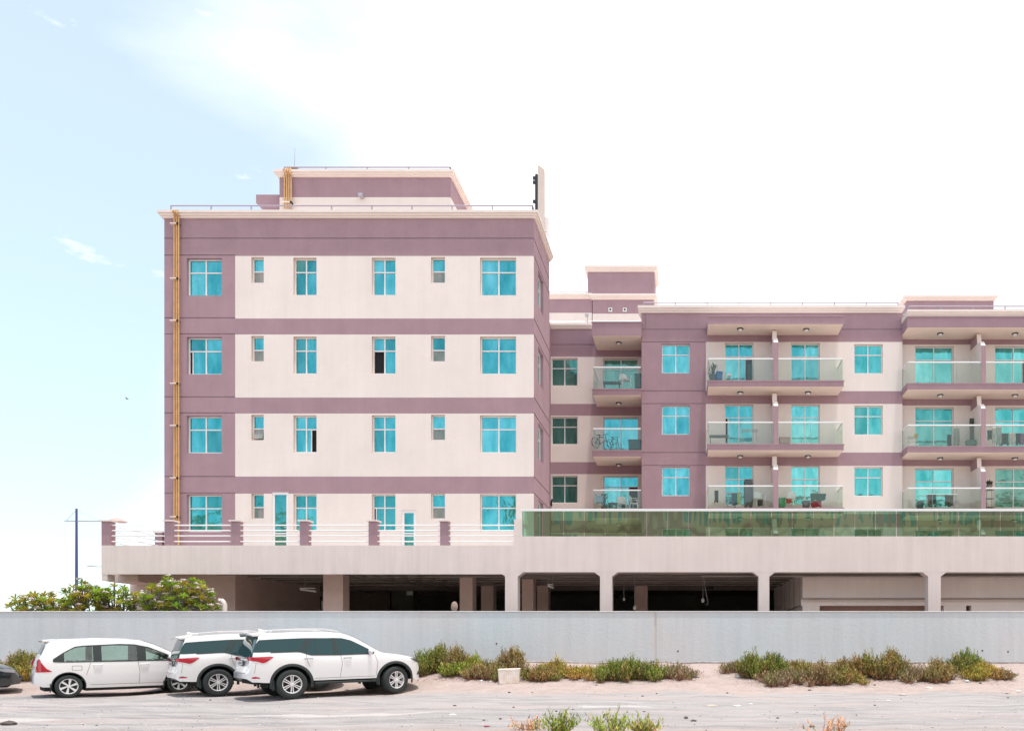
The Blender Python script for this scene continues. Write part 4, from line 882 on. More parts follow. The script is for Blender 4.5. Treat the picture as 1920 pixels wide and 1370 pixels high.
def plumeria(x0, x1, ytop, Y, label, seed, n, yellow):
    rd = random.Random(seed); X0, X1 = PX(x0, Y), PX(x1, Y); zt_ = PZ(ytop, Y); cx = (X0+X1)/2; w = (X1-X0)/2; zb = PZ(1150, Y)-.25; zc = (zt_+zb)/2; hz = (zt_-zb)/2
    o = thing('plumeria_tree', label, 'tree', (cx, Y, 0), 'flowering trees growing behind the boundary wall')
    lf = MB(); fl = MB(); tk = MB(); tips = []
    tries = 0
    while len(tips) < n and tries < 6000:
        tries += 1
        u = rd.uniform(-1, 1); v = rd.uniform(-1, 1); q = rd.uniform(-.8, 1)
        d2 = u*u+v*v+max(0, q)**2
        if d2 > 1 or d2 < .12: continue
        lump = .86+.14*sin(u*7+seed)+.1*sin(u*15+v*4)
        p = Vector((cx+u*w*.93, Y+v*.6, zc+q*hz*lump*.9))
        if any((p-t).length < .235 for t in tips): continue
        tips.append(p)
    base = Vector((cx, Y+.1, 0)); fork = Vector((cx, Y, .9)); tk.tube([base, fork], [.11, .09], 8)
    limbs = []
    for k in range(7):
        a = -1+2*k/6; q = Vector((cx+a*w*.55, Y+rd.uniform(-.3, .3), zb+.2*rd.random()+.1)); limbs.append(q); mid = fork.lerp(q, .5)+Vector((a*.12, 0, -.05)); tk.tube([fork, mid, q], [.06, .045, .032], 6)
    for p in tips:
        q = min(limbs, key=lambda l_: (l_-p).length); m_ = q.lerp(p, .5)+Vector((0, 0, -.06)); tk.tube([q, m_, p], [.028, .022, .016], 5, cap=False)
        out = (p-Vector((cx, Y, zc-.9))).normalized(); ax = (out+Vector((0, 0, .9))).normalized()
        up = ax; s1 = up.cross(Vector((.3, .9, .1))).normalized(); s2 = up.cross(s1)
        nl = rd.randint(11, 15); g = rd.random(); hue = rd.random()
        for k in range(nl):
            a = k*2.4+rd.random()*.3; el = .15+.95*(k/nl); r_ = .20+.10*rd.random()
            d = (s1*cos(a)+s2*sin(a))*cos(el)+up*sin(el); side = d.cross(up).normalized()*(.032+.016*rd.random()); tip = p+d*r_-up*.03; mid = p+d*r_*.55+up*.012
            if hue < yellow: c = (.33+.14*rd.random(), .31+.08*rd.random(), .035)
            else: c = (.15+.15*rd.random()+.09*g, .27+.14*rd.random()+.09*g, .03)
            if rd.random() < .05: c = (.38, .24, .06)
            lf.face([p, mid+side, tip, mid-side], c=c)
        if rd.random() < .40:
            fp = p+up*.15
            for k in range(rd.randint(5, 9)):
                cc = fp+Vector((rd.uniform(-.07, .07), rd.uniform(-.06, .06), rd.uniform(-.02, .05))); a0 = rd.random()*6
                for j in range(5):
                    a = a0+j*2*pi/5; d = Vector((cos(a), sin(a)*.8-.3, .35)).normalized()*.085; sd_ = Vector((-sin(a), cos(a), .1))*.038; fl.face([cc, cc+d*.6+sd_, cc+d, cc+d*.6-sd_])
    tk.build('trunk', BK, o, True); lf.build('crown', LM, o)
    if fl.v: fl.build('blossoms', mat('blossom_petal', (.90, .82, .78), .6), o)
plumeria(22, 128, 1108, 29.3, 'low yellowish flowering tree at the far left end, just clearing the wall', 1, 56, .6)
plumeria(118, 205, 1086, 29.0, 'left half of the dense flowering tree, in front of the blue lamp post', 2, 62, .5)
plumeria(180, 268, 1092, 29.4, 'open flowering tree under the podium corner, bare branches at its right', 3, 40, .5)
plumeria(262, 408, 1077, 29.0, 'widest flowering tree with pink white blossoms in front of the brown core wall', 4, 92, .28)

# ---------------------------------------------------------------- shrubs
def base_Y(yp, xp):
    lo, hi = 10.0, 27.6
    for _ in range(40):
        md = (lo+hi)/2; y = HY-(zg(PX(xp, md), md)-H)*F/md
        if y > yp: lo = md
        else: hi = md
    return (lo+hi)/2
PAL = {'green': [(.10, .135, .022), (.135, .165, .028), (.06, .085, .018), (.19, .15, .04)],
       'olive': [(.15, .15, .035), (.19, .15, .04), (.09, .10, .025), (.22, .12, .045)],
       'yellow': [(.28, .22, .035), (.22, .17, .035), (.15, .15, .03), (.30, .17, .05)],
       'brown': [(.21, .15, .05), (.17, .13, .05), (.13, .13, .035), (.17, .11, .065)],
       'purple': [(.19, .135, .09), (.14, .13, .05), (.20, .12, .07), (.11, .11, .04)],
       'orange': [(.42, .22, .12), (.36, .20, .12), (.25, .17, .06)],
       'bright': [(.16, .21, .03), (.21, .25, .045), (.10, .13, .02), (.27, .21, .05)]}
def shrub(x0, x1, ytop, ybase, kind, label, seed, dens=1.0, spikes=(), dy=0, grp='dry saltbushes growing along the wall', red=.25, Yf=None):
    rd = random.Random(seed); xc = (x0+x1)/2; ex = 0 if Yf else (x1-x0)*.10+3; x0 -= ex; x1 += ex; ytop -= (ybase-ytop)*.06; Y = Yf or base_Y(ybase, xc); X0, X1 = PX(x0, Y), PX(x1, Y); zb = zg(PX(xc, Y), Y); hh = (ybase-ytop)*Y/F
    w = (X1-X0)/2; cx = (X0+X1)/2; dpt = min(w, .75)*.8; Yc = Y+dpt*.8+dy; m = MB(); pal = PAL[kind]
    if Yc > 27.3: Yc = 27.3
    clumps = [(rd.uniform(-.85, .85), rd.uniform(-.8, .8), rd.uniform(.7, 1.0), rd.choice(pal)) for _ in range((3 if kind == 'orange' else 6) if Yf else max(12, int(w*22)))]
    nc = len(clumps); clumps = [(-.9+1.8*(i+rd.random())/nc, v, h_, p_) for i, (u, v, h_, p_) in enumerate(clumps)]
    clumps[0] = (rd.uniform(-.3, .3), 0, 1.05, pal[0])
    for x_, h_ in spikes: clumps.append(((PX(x_, Y)-cx)/w, 0, (ybase-h_)*Y/F/hh, rd.choice(pal)))
    nsp = len(spikes)
    for ci, (u, v, hs, pc) in enumerate(clumps):
        sp = ci >= len(clumps)-nsp
        env = 1 if sp else sqrt(max(.2, 1-u*u*.7)); ch = hh*hs*env; r_ = (.09 if sp else .20+.14*rd.random()); bx = cx+u*(w-r_*.6); by = Yc+v*dpt
        nst = int((8 if sp else 34)*dens)
        for k in range(nst):
            a = rd.random()*2*pi; sp_ = rd.random()**.6; lean = Vector((cos(a)*r_*sp_, sin(a)*r_*sp_, 0)); top = ch*(1-.45*sp_*sp_)*rd.uniform(.7, 1.05)
            p0 = Vector((bx, by, zg(bx, by)-.02))+lean*.3; p1 = p0+lean*1.1+Vector((0, 0, top)); n_ = int(7+top*22)
            for j in range(n_):
                t = (j+rd.random())/n_; t = t**.85; c0 = p0.lerp(p1, t)+Vector((rd.uniform(-.03, .03), rd.uniform(-.03, .03), 0)); b_ = rd.random()*2*pi; l_ = rd.uniform(.045, .095); d = Vector((cos(b_)*.5, sin(b_)*.5, .8)).normalized()*l_; s_ = Vector((-sin(b_), cos(b_), 0))*rd.uniform(.008, .018)
                f = rd.uniform(1.1, 2.3); c = pc if rd.random() < .75 else rd.choice(pal)
                if t < .3 and rd.random() < red*2: c = (.26, .11, .075)
                elif rd.random() < .05: c = (.30, .22, .12)
                m.face([c0-s_, c0+s_, c0+d], c=(c[0]*f, c[1]*f, c[2]*f))
            s_ = Vector((.006, 0, 0)); m.face([p0-s_, p0+s_, p1], c=(.20, .13, .09))
    o = m.build('saltbush', SM); tag(recenter(o, (cx, Yc, zb)), label, 'shrub', grp)
SH = [(-40, 58, 1222, 1277, 'olive', 'yellow green saltbush filling the gap between black car and white minivan'),
 (20, 60, 1240, 1276, 'yellow', 'small yellowing saltbush directly behind the minivan tail'),
 (772, 806, 1218, 1268, 'green', 'green saltbush right in front of the nose of the front white car'),
 (798, 838, 1203, 1262, 'green', 'tallest dark saltbush right of the front white car'),
 (834, 868, 1206, 1264, 'brown', 'brownish upright saltbush leaning next to the tallest one'),
 (818, 882, 1238, 1271, 'bright', 'low yellow green saltbush in front of the tallest pair'),
 (873, 898, 1221, 1263, 'bright', 'narrow bright green saltbush standing alone by the wall'),
 (862, 942, 1240, 1276, 'brown', 'low spreading brown saltbush left of the white foam box'),
 (932, 980, 1214, 1262, 'brown', 'sparse reddish brown saltbush rising behind the white foam box'),
 (972, 1046, 1246, 1278, 'olive', 'low olive and purple saltbush right of the white foam box'),
 (1014, 1062, 1238, 1266, 'yellow', 'saltbush with a tall orange spike, beside the wall'),
 (1046, 1113, 1248, 1275, 'yellow', 'orange tinged low saltbush ending at the bare sand'),
 (1112, 1240, 1230, 1280, 'green', 'wide dome shaped bright green saltbush left of the wall joint'),
 (1234, 1304, 1243, 1275, 'purple', 'low dry reddish purple saltbush below the wall joint'),
 (1350, 1394, 1240, 1262, 'purple', 'greyish leafless low scrub at the left of the right hand thicket'),
 (1386, 1436, 1221, 1275, 'green', 'round green saltbush with a single tall tip, left end of the thicket'),
 (1432, 1474, 1219, 1272, 'green', 'dark green saltbush second in the right hand thicket'),
 (1424, 1522, 1252, 1287, 'purple', 'low purple brown saltbush over red dry stems in front of the thicket'),
 (1468, 1530, 1236, 1272, 'olive', 'olive saltbush in the middle dip of the thicket'),
 (1516, 1566, 1234, 1284, 'brown', 'orange brown upright saltbush mid thicket'),
 (1560, 1604, 1232, 1272, 'brown', 'rusty saltbush beside the tall round one'),
 (1562, 1625, 1252, 1284, 'olive', 'front saltbush bulging onto the sand mid thicket'),
 (1596, 1650, 1220, 1274, 'olive', 'leafy saltbush with thin grey spike by the wall'),
 (1644, 1706, 1213, 1274, 'olive', 'tallest round saltbush of the right hand thicket'),
 (1686, 1756, 1246, 1282, 'purple', 'dusty purple saltbush with litter at its foot'),
 (1740, 1796, 1232, 1280, 'brown', 'saltbush with fine dry pinkish straws standing up'),
 (1784, 1852, 1219, 1264, 'green', 'dark green saltbush near the right edge of the wall'),
 (1812, 1884, 1243, 1276, 'yellow', 'golden yellow saltbush in front of the dark green one'),
 (1872, 1902, 1251, 1274, 'purple', 'small thin reddish saltbush nearest the right picture edge')]
spk = {8: ((936, 1214), (950, 1220), (974, 1236)), 10: ((1040, 1223), (1036, 1230), (1050, 1234)), 15: ((1417, 1207), (1413, 1212)), 22: ((1642, 1206),), 3: ((808, 1206), (822, 1202)), 4: ((846, 1205), (853, 1205)), 25: ((1755, 1230), (1765, 1231)), 12: ((1158, 1229), (1175, 1231)), 16: ((1449, 1219),), 23: ((1670, 1213),)}
for i, (a, b, c, d, k, l) in enumerate(SH): shrub(a, b, c+3, d, k, l, 100+i, .55 if k == 'purple' else 1.0, spk.get(i, ()), red=.3 if k in ('purple', 'brown') else .12)
FG = [(966, 998, 1357, 1388, 'orange', 'dry orange sprig at the bottom edge left of the green foreground weeds', 13.2), (1032, 1066, 1341, 1395, 'bright', 'left green weed at the bottom edge of the picture', 12.6), (1114, 1168, 1340, 1400, 'bright', 'broad bright green weed at the bottom edge', 12.3), (1201, 1217, 1355, 1392, 'bright', 'small green weed right of the broad one at the bottom edge', 12.9),
      (1534, 1552, 1347, 1392, 'orange', 'pinkish orange dry weed at the bottom right', 12.8), (1564, 1582, 1357, 1390, 'orange', 'thin dry pink sprig right of the orange weed', 13.0), (988, 1000, 1355, 1378, 'orange', 'sparse reddish twig beside the dry orange sprig', 13.2)]
for i, (a, b, c, d, k, l, y) in enumerate(FG): shrub(a, b, c, d, k, l, 300+i, .11 if k == 'orange' else .26, (), grp='weeds along the bottom edge of the picture', red=.05, Yf=y)

# ---------------------------------------------------------------- box, litter, stones
def foam_box():
    Y = base_Y(1279, 955); z = zg(PX(955, Y), Y); x0, x1 = PX(936.5, Y), PX(974.5, Y); h = (1279-1253.5)*Y/F
    o = thing('foam_box', 'battered white ribbed foam box standing on the sand among the shrubs', 'box', ((x0+x1)/2, Y, z), rot=(radians(1), radians(-1.5), .12)); w = (x1-x0)/2
    fm = mat('dirty_foam', (.92, .88, .83), .9, mottle=.2, mscale=5, streak=.12, mcol=(.78, .64, .54)); m = MB(); n = 11
    top = []; bot = []
    for (ax, ay, bx, by) in ((-w, -.2, w, -.2), (w, -.2, w, .25), (w, .25, -w, .25), (-w, .25, -w, -.2)):
        k = n if abs(ax-bx) > .3 else 5
        for i in range(k):
            for s_, e in ((0, 0), (.7, .012)):
                t = (i+s_)/k; q = Vector((ax+(bx-ax)*t, ay+(by-ay)*t, 0)); nn = Vector((by-ay, -(bx-ax), 0)).normalized(); q += nn*(.0 if s_ == 0 else .014); top.append(q+Vector((0, 0, h))); bot.append(Vector((q.x*.92, q.y*.92, -.02)))
    k = len(top)
    for i in range(k): j = (i+1) % k; m.face([bot[i], bot[j], top[j], top[i]])
    m.face(list(reversed(bot))); m.build('box_body', fm, o)
    m = MB()
    for (a, b, c, d) in ((-w-.015, w+.015, -.215, -.16), (-w-.015, w+.015, .2, .265), (-w-.015, -w+.05, -.16, .2), (w-.05, w+.015, -.16, .2)): m.box(a, b, c, d, h-.03, h+.012)
    m.box(-w+.05, w-.05, -.16, .2, h-.1, h-.05); m.build('rim', fm, o, bevel=.008)
foam_box()
wl = mat('white_litter', (.80, .78, .76), .8); gy = mat('grey_litter', (.55, .6, .6), .7); dk = mat('dark_stone', (.13, .105, .095), .9, mottle=.3); ps = mat('pale_stone', (.62, .54, .50), .9, mottle=.2, mscale=8)
def rock(name, xp, yp, sx, sz, mt, label, cat, group, seed, sy=None):
    rd = random.Random(seed); Y = base_Y(yp, xp); X = PX(xp, Y); z = zg(X, Y); m = MB(); sy = sy or sx
    ph = [rd.random()*6 for _ in range(4)]; rows = []
    for i in range(6):
        t = pi*i/5; rows.append([])
        for k in range(9):
            a = 2*pi*k/8; r_ = 1+.22*sin(2*a+ph[0])*sin(t)+.16*sin(3*a+ph[1]+i); rows[-1].append((X+sx*sin(t)*cos(a)*r_, Y+sy*sin(t)*sin(a)*r_, z+sz*.5+sz*cos(t)*(1+.2*sin(a+ph[2]))))
    m.grid(rows); tag(recenter(m.build(name, mt), (X, Y, z)), label, cat, group)
LT = [(1305, 1268, .15, .035, gy, 'crumpled white sheet on the sand below the wall joint'), (1098, 1274, .05, .05, gy, 'white bottle lying at the foot of the orange tinged shrub'), (902, 1277, .06, .035, wl, 'white scrap left of the foam box, larger one'), (920, 1278, .045, .03, wl, 'small white scrap nearest the foam box'), (1177, 1278, .05, .03, gy, 'grey scrap under the wide green shrub'), (1384, 1269, .07, .045, gy, 'pale plastic bag at the left end of the thicket'), (1456, 1259, .09, .06, gy, 'white plastic bag caught in the thicket'), (1714, 1278, .09, .05, gy, 'crumpled grey bag under the purple shrub'), (1786, 1280, .06, .04, gy, 'white scrap under the dry straw shrub'), (1813, 1278, .08, .05, gy, 'pale scrap under the golden shrub'), (1693, 1303, .12, .04, ps, 'flat pale broken slab on the track at right'), (1741, 1289, .12, .012, wl, 'thin white strip on the sand at right'), (1383, 1323, .10, .018, wl, 'flat white scrap on the track, right pair'), (1408, 1319, .05, .014, wl, 'tiny white scrap beside the flat one'), (1334, 1322, .13, .014, mat('tan_litter', (.72, .58, .42), .8), 'tan cardboard scrap on the track'), (849, 1340, .07, .02, wl, 'white paper scrap on the track at bottom centre'), (912, 1361, .07, .012, mat('red_litter', (.35, .05, .07), .7), 'dark red scrap at the bottom edge'), (1910, 1296, .09, .03, wl, 'white lump at the right picture edge'), (1886, 1298, .14, .02, ps, 'pale flat lump near the right picture edge'), (1666, 1313, .05, .015, wl, 'tiny white scrap below the pale slab'), (18, 1358, .12, .05, dk, 'grey rubble lump in the lower left corner')]
for i, (x, y, sx, sz, mt, l) in enumerate(LT): rock('litter' if mt not in (ps, dk) else 'rubble', x, y, sx, sz, mt, l, 'litter' if mt not in (ps, dk) else 'rubble', None, 500+i, sx*.8)
rd = random.Random(77)
SP = [(1301, 1352, .05), (1172, 1344, .045), (1286, 1346, .05), (1205, 1305, .04), (1364, 1299, .04), (1231, 1300, .035), (1458, 1346, .03), (394, 1312, .03), (955, 1298, .04), (998, 1298, .03), (853, 1323, .04), (1043, 1333, .03), (1523, 1362, .04), (1640, 1284, .04), (1838, 1281, .05), (1001, 1366, .05), (1118, 1217+67, .03), (1518, 1294, .05)]
for i in range(52): SP.append((rd.uniform(10, 1910), rd.uniform(1300, 1368), rd.uniform(.012, .032)))
for i, (x, y, s_) in enumerate(SP): rock('stone', x, y, s_, s_*.55, dk if i < 18 or i % 3 == 0 else ps, 'small loose stone lying on the dusty track' if not (i < 18 or i % 3 == 0) else 'small dark stone lying on the dusty track', 'stone', 'pale stones scattered over the track' if not (i < 18 or i % 3 == 0) else 'dark stones scattered over the track', 700+i)
# gravel
m = MB(); rd = random.Random(8)
for i in range(5200):
    xp = rd.uniform(-20, 1940); yp = 1268+102*rd.random()**1.0; Y = base_Y(yp, xp); X = PX(xp, Y); z = zg(X, Y); s_ = rd.uniform(.006, .02)*(1.5 if rd.random() < .08 else 1); n = len(m.v); a = rd.random()*6
    for k in range(4): m.v.append((X+s_*cos(a+k*1.57)*rd.uniform(.6, 1.2), Y+s_*sin(a+k*1.57), z-.004))
    m.v.append((X, Y, z+s_*rd.uniform(.5, .9)))
    for k in range(4): m.f.append((n+k, n+(k+1) % 4, n+4)); m.m.append(0 if i % 8 else 1)
tag(m.build('gravel', [ps, dk]), 'fine gravel strewn over the sand and the track', 'gravel', kind='stuff')
m = MB()
for i in range(2600):       # dry red stems and scrub litter on the bank
    xp, yp = rd.choice([(rd.gauss(1450, 35), rd.gauss(1280, 5)), (rd.gauss(1270, 35), rd.gauss(1268, 7)), (rd.gauss(840, 45), rd.gauss(1272, 4)), (rd.uniform(1560, 1900), rd.gauss(1276, 5))]); yp = max(1250, min(1288, yp)); Y = base_Y(yp, xp); X = PX(xp, Y); z = zg(X, Y); a = rd.random()*6.3; l_ = rd.uniform(.03, .09); d = Vector((cos(a)*l_, sin(a)*l_, rd.uniform(.0, .06))); s_ = Vector((-sin(a), cos(a), 0))*.006; p = Vector((X, Y, z)); f = rd.uniform(.7, 1.3)
    m.face([p-s_, p+s_, p+d], c=(.36*f, .16*f, .11*f))
tag(m.build('dry_stems', SM), 'red dry stems strewn at the foot of the shrubs', 'ground cover', kind='stuff')
# ---------------------------------------------------------------- vehicles
def interp(pts, x):
    if x <= pts[0][0]: return pts[0][1]
    for (a, b), (c, d) in zip(pts[:-1], pts[1:]):
        if x <= c: return b+(d-b)*(x-a)/(c-a) if c > a else d
    return pts[-1][1]
def smooth_interp(pts, x, w=.07): return sum(interp(pts, x+w*k) for k in (-1, -.5, 0, .5, 1))/5
paint_w = mat('white_car_paint', (.80, .79, .79), .28, coat=1.0, spec=.5); paint_k = mat('black_car_paint', (.012, .022, .024), .22, coat=1.0)
cglass = mat('dark_car_glass', (.008, .045, .05), .04, spec=.45); rubber = mat('tyre_rubber', (.028, .034, .034), .85, bump=.3, bscale=30); trimk = mat('black_trim', (.02, .028, .028), .55)
rimm = mat('rim_metal', (.80, .79, .80), .35, .3); rimd = mat('rim_shadow_metal', (.02, .02, .022), .6); redl = mat('red_lamp', (.42, .008, .03), .12, coat=1); clearl = mat('clear_lamp', (.45, .47, .5), .1, .5, coat=1); chrome = mat('chrome', (.5, .5, .52), .15, 1.0)
seam = mat('panel_gap', (.20, .18, .18), .8); under = mat('underbody', (.02, .02, .02), .9); plate_m = mat('number_plate_white', (.75, .75, .75), .4); mglass = glassmat('pale_green_car_glass', (.66, .82, .74), .10, (.9, .95, .92)); seatm = mat('seat_fabric', (.03, .05, .05), .9)
def wheel(root, x, y, z, R_, w, rimr, style, steer, near, n=36):
    """wheel with its hub axis along y; face outward towards sign(near)"""
    s = near; ca, sa = cos(steer), sin(steer)
    def T(px, py, pz): return (x+px*ca-py*sa, y+px*sa+py*ca, z+pz)
    t = MB(); prof = [(rimr, .5), (rimr*1.04, .52), (R_*.86, .53), (R_*.955, .49), (R_*.985, .43), (R_, .35), (R_, -.35), (R_*.96, -.48), (R_*.8, -.5), (rimr, -.4)]
    base = []
    for r, h in prof: base.append([T(r*cos(2*pi*k/n), h*w*s, r*sin(2*pi*k/n)) for k in range(n+1)])
    t.grid(base); wh = t.build('wheel', rubber, root, True, ang=50)
    d = MB(); f = []
    for r, h in ((rimr, .49), (rimr*.93, .47), (rimr*.9, .25), (rimr*.88, .05)): f.append([T(r*cos(2*pi*k/n), h*w*s, r*sin(2*pi*k/n)) for k in range(n+1)])
    d.grid(f, 0)
    d.face([T(rimr*.9*cos(2*pi*k/n), .06*w*s, rimr*.9*sin(2*pi*k/n)) for k in range(n)], 1)
    def blade(pts, h0, h1, m=0):
        a = [T(px, h1*w*s, pz) for px, pz in pts]; b = [T(px, h0*w*s, pz) for px, pz in pts]; d.face(a, m)
        for i in range(len(pts)): j = (i+1) % len(pts); d.face([a[i], b[i], b[j], a[j]], m)
    if style == 'six':
        for k in range(6):
            a = k*pi/3+.52
            for o_ in (-1, 1):
                u = Vector((cos(a), sin(a))); v = Vector((-sin(a), cos(a)))*o_
                p = [u*rimr*.18+v*rimr*.03, u*rimr*.95+v*rimr*.07, u*rimr*.95+v*rimr*.17, u*rimr*.22+v*rimr*.12]; blade([(q.x, q.y) for q in p], .3, .44)
    else:
        for k in range(6):
            a = k*pi/3; u = Vector((cos(a), sin(a))); v = Vector((-sin(a), cos(a))); u2 = Vector((cos(a+.28), sin(a+.28))); v2 = Vector((-sin(a+.28), cos(a+.28)))
            p = [u*rimr*.15-v*rimr*.05, u2*rimr*.95-v2*rimr*.10, u2*rimr*.95+v2*rimr*.22, u*rimr*.2+v*rimr*.14]; blade([(q.x, q.y) for q in p], .3, .44)
    blade([(rimr*.2*cos(2*pi*k/12), rimr*.2*sin(2*pi*k/12)) for k in range(12)], .3, .46)
    d.build('rim', [rimm, rimd], wh)
class Car:
    def __init__(s, **k): s.__dict__.update(k)
    def zt(s, x): return smooth_interp(s.top, x, s.sm)
    def zb(s, x):
        z = interp(s.bot, x)
        for ax in s.axles:
            d = abs(x-ax[0])
            if d < s.ar: z = max(z, s.rz+sqrt(s.ar**2-d*d)*s.ae)
        return z
    def zs(s, x):
        zt_ = s.zt(x); return max(s.zb(x)+.01, zt_-min(s.rr, max(.03, (zt_-interp(s.bot, x))*.4)))
    def w(s, x, z): return interp(s.plan, x)*smooth_interp(s.sec, z, .05)
    def ztop(s, x, y):
        zs_, zt_ = s.zs(x), s.zt(x); ws = s.w(x, zs_); q = min(1, abs(y)/ws); return zs_+(zt_-zs_)*(1-q**s.ne)**(1/s.ne)
    def build_body(s, root):
        x0, x1 = s.top[0][0], s.top[-1][0]; xs = set()
        x = x0
        while x < x1: xs.add(round(x, 3)); x += .05
        for e in range(12): xs |= {round(x0+.012*e, 3), round(x1-.012*e, 3)}
        for ax in s.axles:
            for k in range(25): xs.add(round(ax[0]-s.ar*cos(pi*k/24), 4))
            xs |= {round(ax[0]-s.ar-.002, 4), round(ax[0]+s.ar+.002, 4)}
        xs = sorted(xs); NS, NT = 22, 10; mb = MB(); base = len(mb.v); n = 2*(NS+NT)+1
        for x in xs:
            zb_, zs_, zt_ = s.zb(x), s.zs(x), s.zt(x); pts = []
            for i in range(NS): z = zb_+(zs_-zb_)*i/NS; pts.append((s.w(x, z), z))
            ws = s.w(x, zs_)
            for i in range(NT+1):
                a = pi/2*i/NT; pts.append((ws*cos(a)**(2/s.ne) if i < NT else 0, zs_+(zt_-zs_)*sin(a)**(2/s.ne)))
            mb.v += [(x, -y, z) for y, z in pts]+[(x, y, z) for y, z in reversed(pts[:-1])]
        n = len(mb.v)//len(xs); s.n = n
        def hole(x, z):
            return s.open and any(a+.02 < x < b-.02 and interp(lo, x)+.03 < z < interp(hi, x)-.03 for a, b, lo, hi in s.holes)
        for i in range(len(xs)-1):
            for k in range(n-1):
                a = i*n+k; p = mb.v[a]; q = mb.v[a+n+1]
                side = k < NS or k >= n-1-NS
                if side and hole((p[0]+q[0])/2, (p[2]+q[2])/2): continue
                mb.f.append((a, a+n, a+n+1, a+1)); mb.m.append(0)
        mb.f.append(tuple(range(n))); mb.m.append(0); mb.f.append(tuple((len(xs)-1)*n+k for k in reversed(range(n)))); mb.m.append(0)
        return mb.build('body', s.paint, root, True, ang=38)
    def side(s, x0, x1, lo, hi, off=.006, nx=None, nz=6, sides=(-1, 1), mb=None):
        mb = mb or MB(); nx = nx or max(2, int((x1-x0)/.05)+1)
        for sd_ in sides:
            rows = []
            for i in range(nx+1):
                x = x0+(x1-x0)*i/nx; a = interp(lo, x) if not isinstance(lo, (int, float)) else lo; b = interp(hi, x) if not isinstance(hi, (int, float)) else hi
                rows.append([(x, sd_*(s.w(x, a+(b-a)*j/nz)+off), a+(b-a)*j/nz) for j in range(nz+1)])
            mb.grid(rows)
        return mb
    def sides(s, name, mt, root, *a, smooth=True, ang=60, **k):
        for sd_ in (-1, 1): s.side(*a, sides=(sd_,), **k).build(name, mt, root, smooth, ang=ang)
    def topp(s, x0, x1, yf, off=.006, nx=14, ny=12, mb=None, ya=None):
        mb = mb or MB(); rows = []
        for i in range(nx+1):
            x = x0+(x1-x0)*i/nx; w_ = yf(x) if callable(yf) else yf; a = -w_ if ya is None else ya
            rows.append([(x, a+(w_-a)*j/ny, 0) for j in range(ny+1)])
        e = .01
        rr_ = []
        for r in rows:
            q = []
            for x, y, _ in r:
                z = s.ztop(x, y); nx_ = -(s.ztop(x+e, y)-s.ztop(x-e, y))/(2*e); v = Vector((nx_, 0, 1)).normalized()*off; q.append((x+v.x, y, z+v.z))
            rr_.append(q)
        mb.grid(rr_); return mb
    def arch(s, root, r0, r1, mt, off=.008, a0=-.2, a1=pi+.2, name='wheel_arch'):
        for ax, _ in s.axles:
            for sd_ in (-1, 1):
                mb = MB(); rows = []
                for i in range(31):
                    a = a0+(a1-a0)*i/30; rows.append([])
                    for r, o_ in ((r0, off-.02), (r0, off), (r1-.01, off), (r1, .001)):
                        x = ax+r*cos(a); z = s.rz+r*sin(a)*s.ae; rows[-1].append((x, sd_*(s.w(x, z)+o_), z))
                mb.grid(rows); mb.build(name, mt, root, True, ang=50)
    def wells(s, root):
        mb = MB()
        for ax, _ in s.axles:
            rows = []
            for i in range(21):
                a = pi*i/20-.0; x = ax+(s.ar-.004)*cos(a); z = s.rz+(s.ar-.004)*sin(a)*s.ae
                for_y = []
                for y in (-.80, -.45): for_y.append((x, y*s.wd/.9275, z))
                rows.append(for_y)
            mb.grid(rows); mb.grid([[(x, -y, z) for x, y, z in r] for r in rows])
            mb.box(ax-s.ar, ax+s.ar, -.45, .45, .28, s.rz+.46)
        lo_ = s.bot[len(s.bot)//2][1]
        mb.box(s.top[0][0]+.25, s.axles[0][0]-s.ar, -s.wd*.85, s.wd*.85, lo_-.06, lo_+.08); mb.box(s.axles[0][0]+s.ar, s.axles[1][0]-s.ar, -s.wd*.9, s.wd*.9, lo_-.08, lo_+.08); mb.box(s.axles[1][0]+s.ar, s.top[-1][0]-.3, -s.wd*.78, s.wd*.78, lo_-.06, lo_+.08)
        mb.build('underbody', under, root)
    def seams(s, root, lines):
        for pts in lines:
            mb = MB()
            for (xa, za), (xb, zb_) in zip(pts[:-1], pts[1:]):
                k = 6
                for sd_ in (-1, 1):
                    rows = []
                    L_ = math.hypot(xb-xa, zb_-za); nx_, nz_ = -(zb_-za)/L_*.005, (xb-xa)/L_*.005
                    for i in range(k+1):
                        x = xa+(xb-xa)*i/k; z = za+(zb_-za)*i/k; rows.append([(x+e*nx_, sd_*(s.w(x, z)+.003), z+e*nz_) for e in (-1, 1)])
                    mb.grid(rows)
            mb.build('panel_gap', seam, root)
def handle(c, root, x, z, mt, l=.2):
    mb = MB()
    for sd_ in (-1, 1):
        y = sd_*(c.w(x, z)+.03); mb.tube([(x-l/2, y-sd_*.028, z-.004), (x-l/2+.02, y, z), (x+l/2-.02, y, z+.003), (x+l/2, y-sd_*.028, z)], .014, 7)
    mb.build('door_handle', mt, root, True)
def mirror(c, root, x, z, mt, sz=1.0):
    for sd_ in (-1, 1):
        mb = MB(); y = sd_*(c.w(x, z)+.11); rows = []
        for i in range(8):
            t = pi*i/7; rows.append([(x+.06*sin(t)*cos(a)*sz, y-.13*cos(t)*sz, z+.085*sin(t)*sin(a)*sz) for a in [2*pi*k/10 for k in range(11)]])
        mb.grid(rows); o = mb.build('mirror', mt, root, True); mb = MB(); mb.tube([(x+.02, sd_*(c.w(x, z-.05)-.01), z-.06), (x, y-sd_*.06, z-.05)], .02, 6); mb.build('mirror_arm', trimk, o)
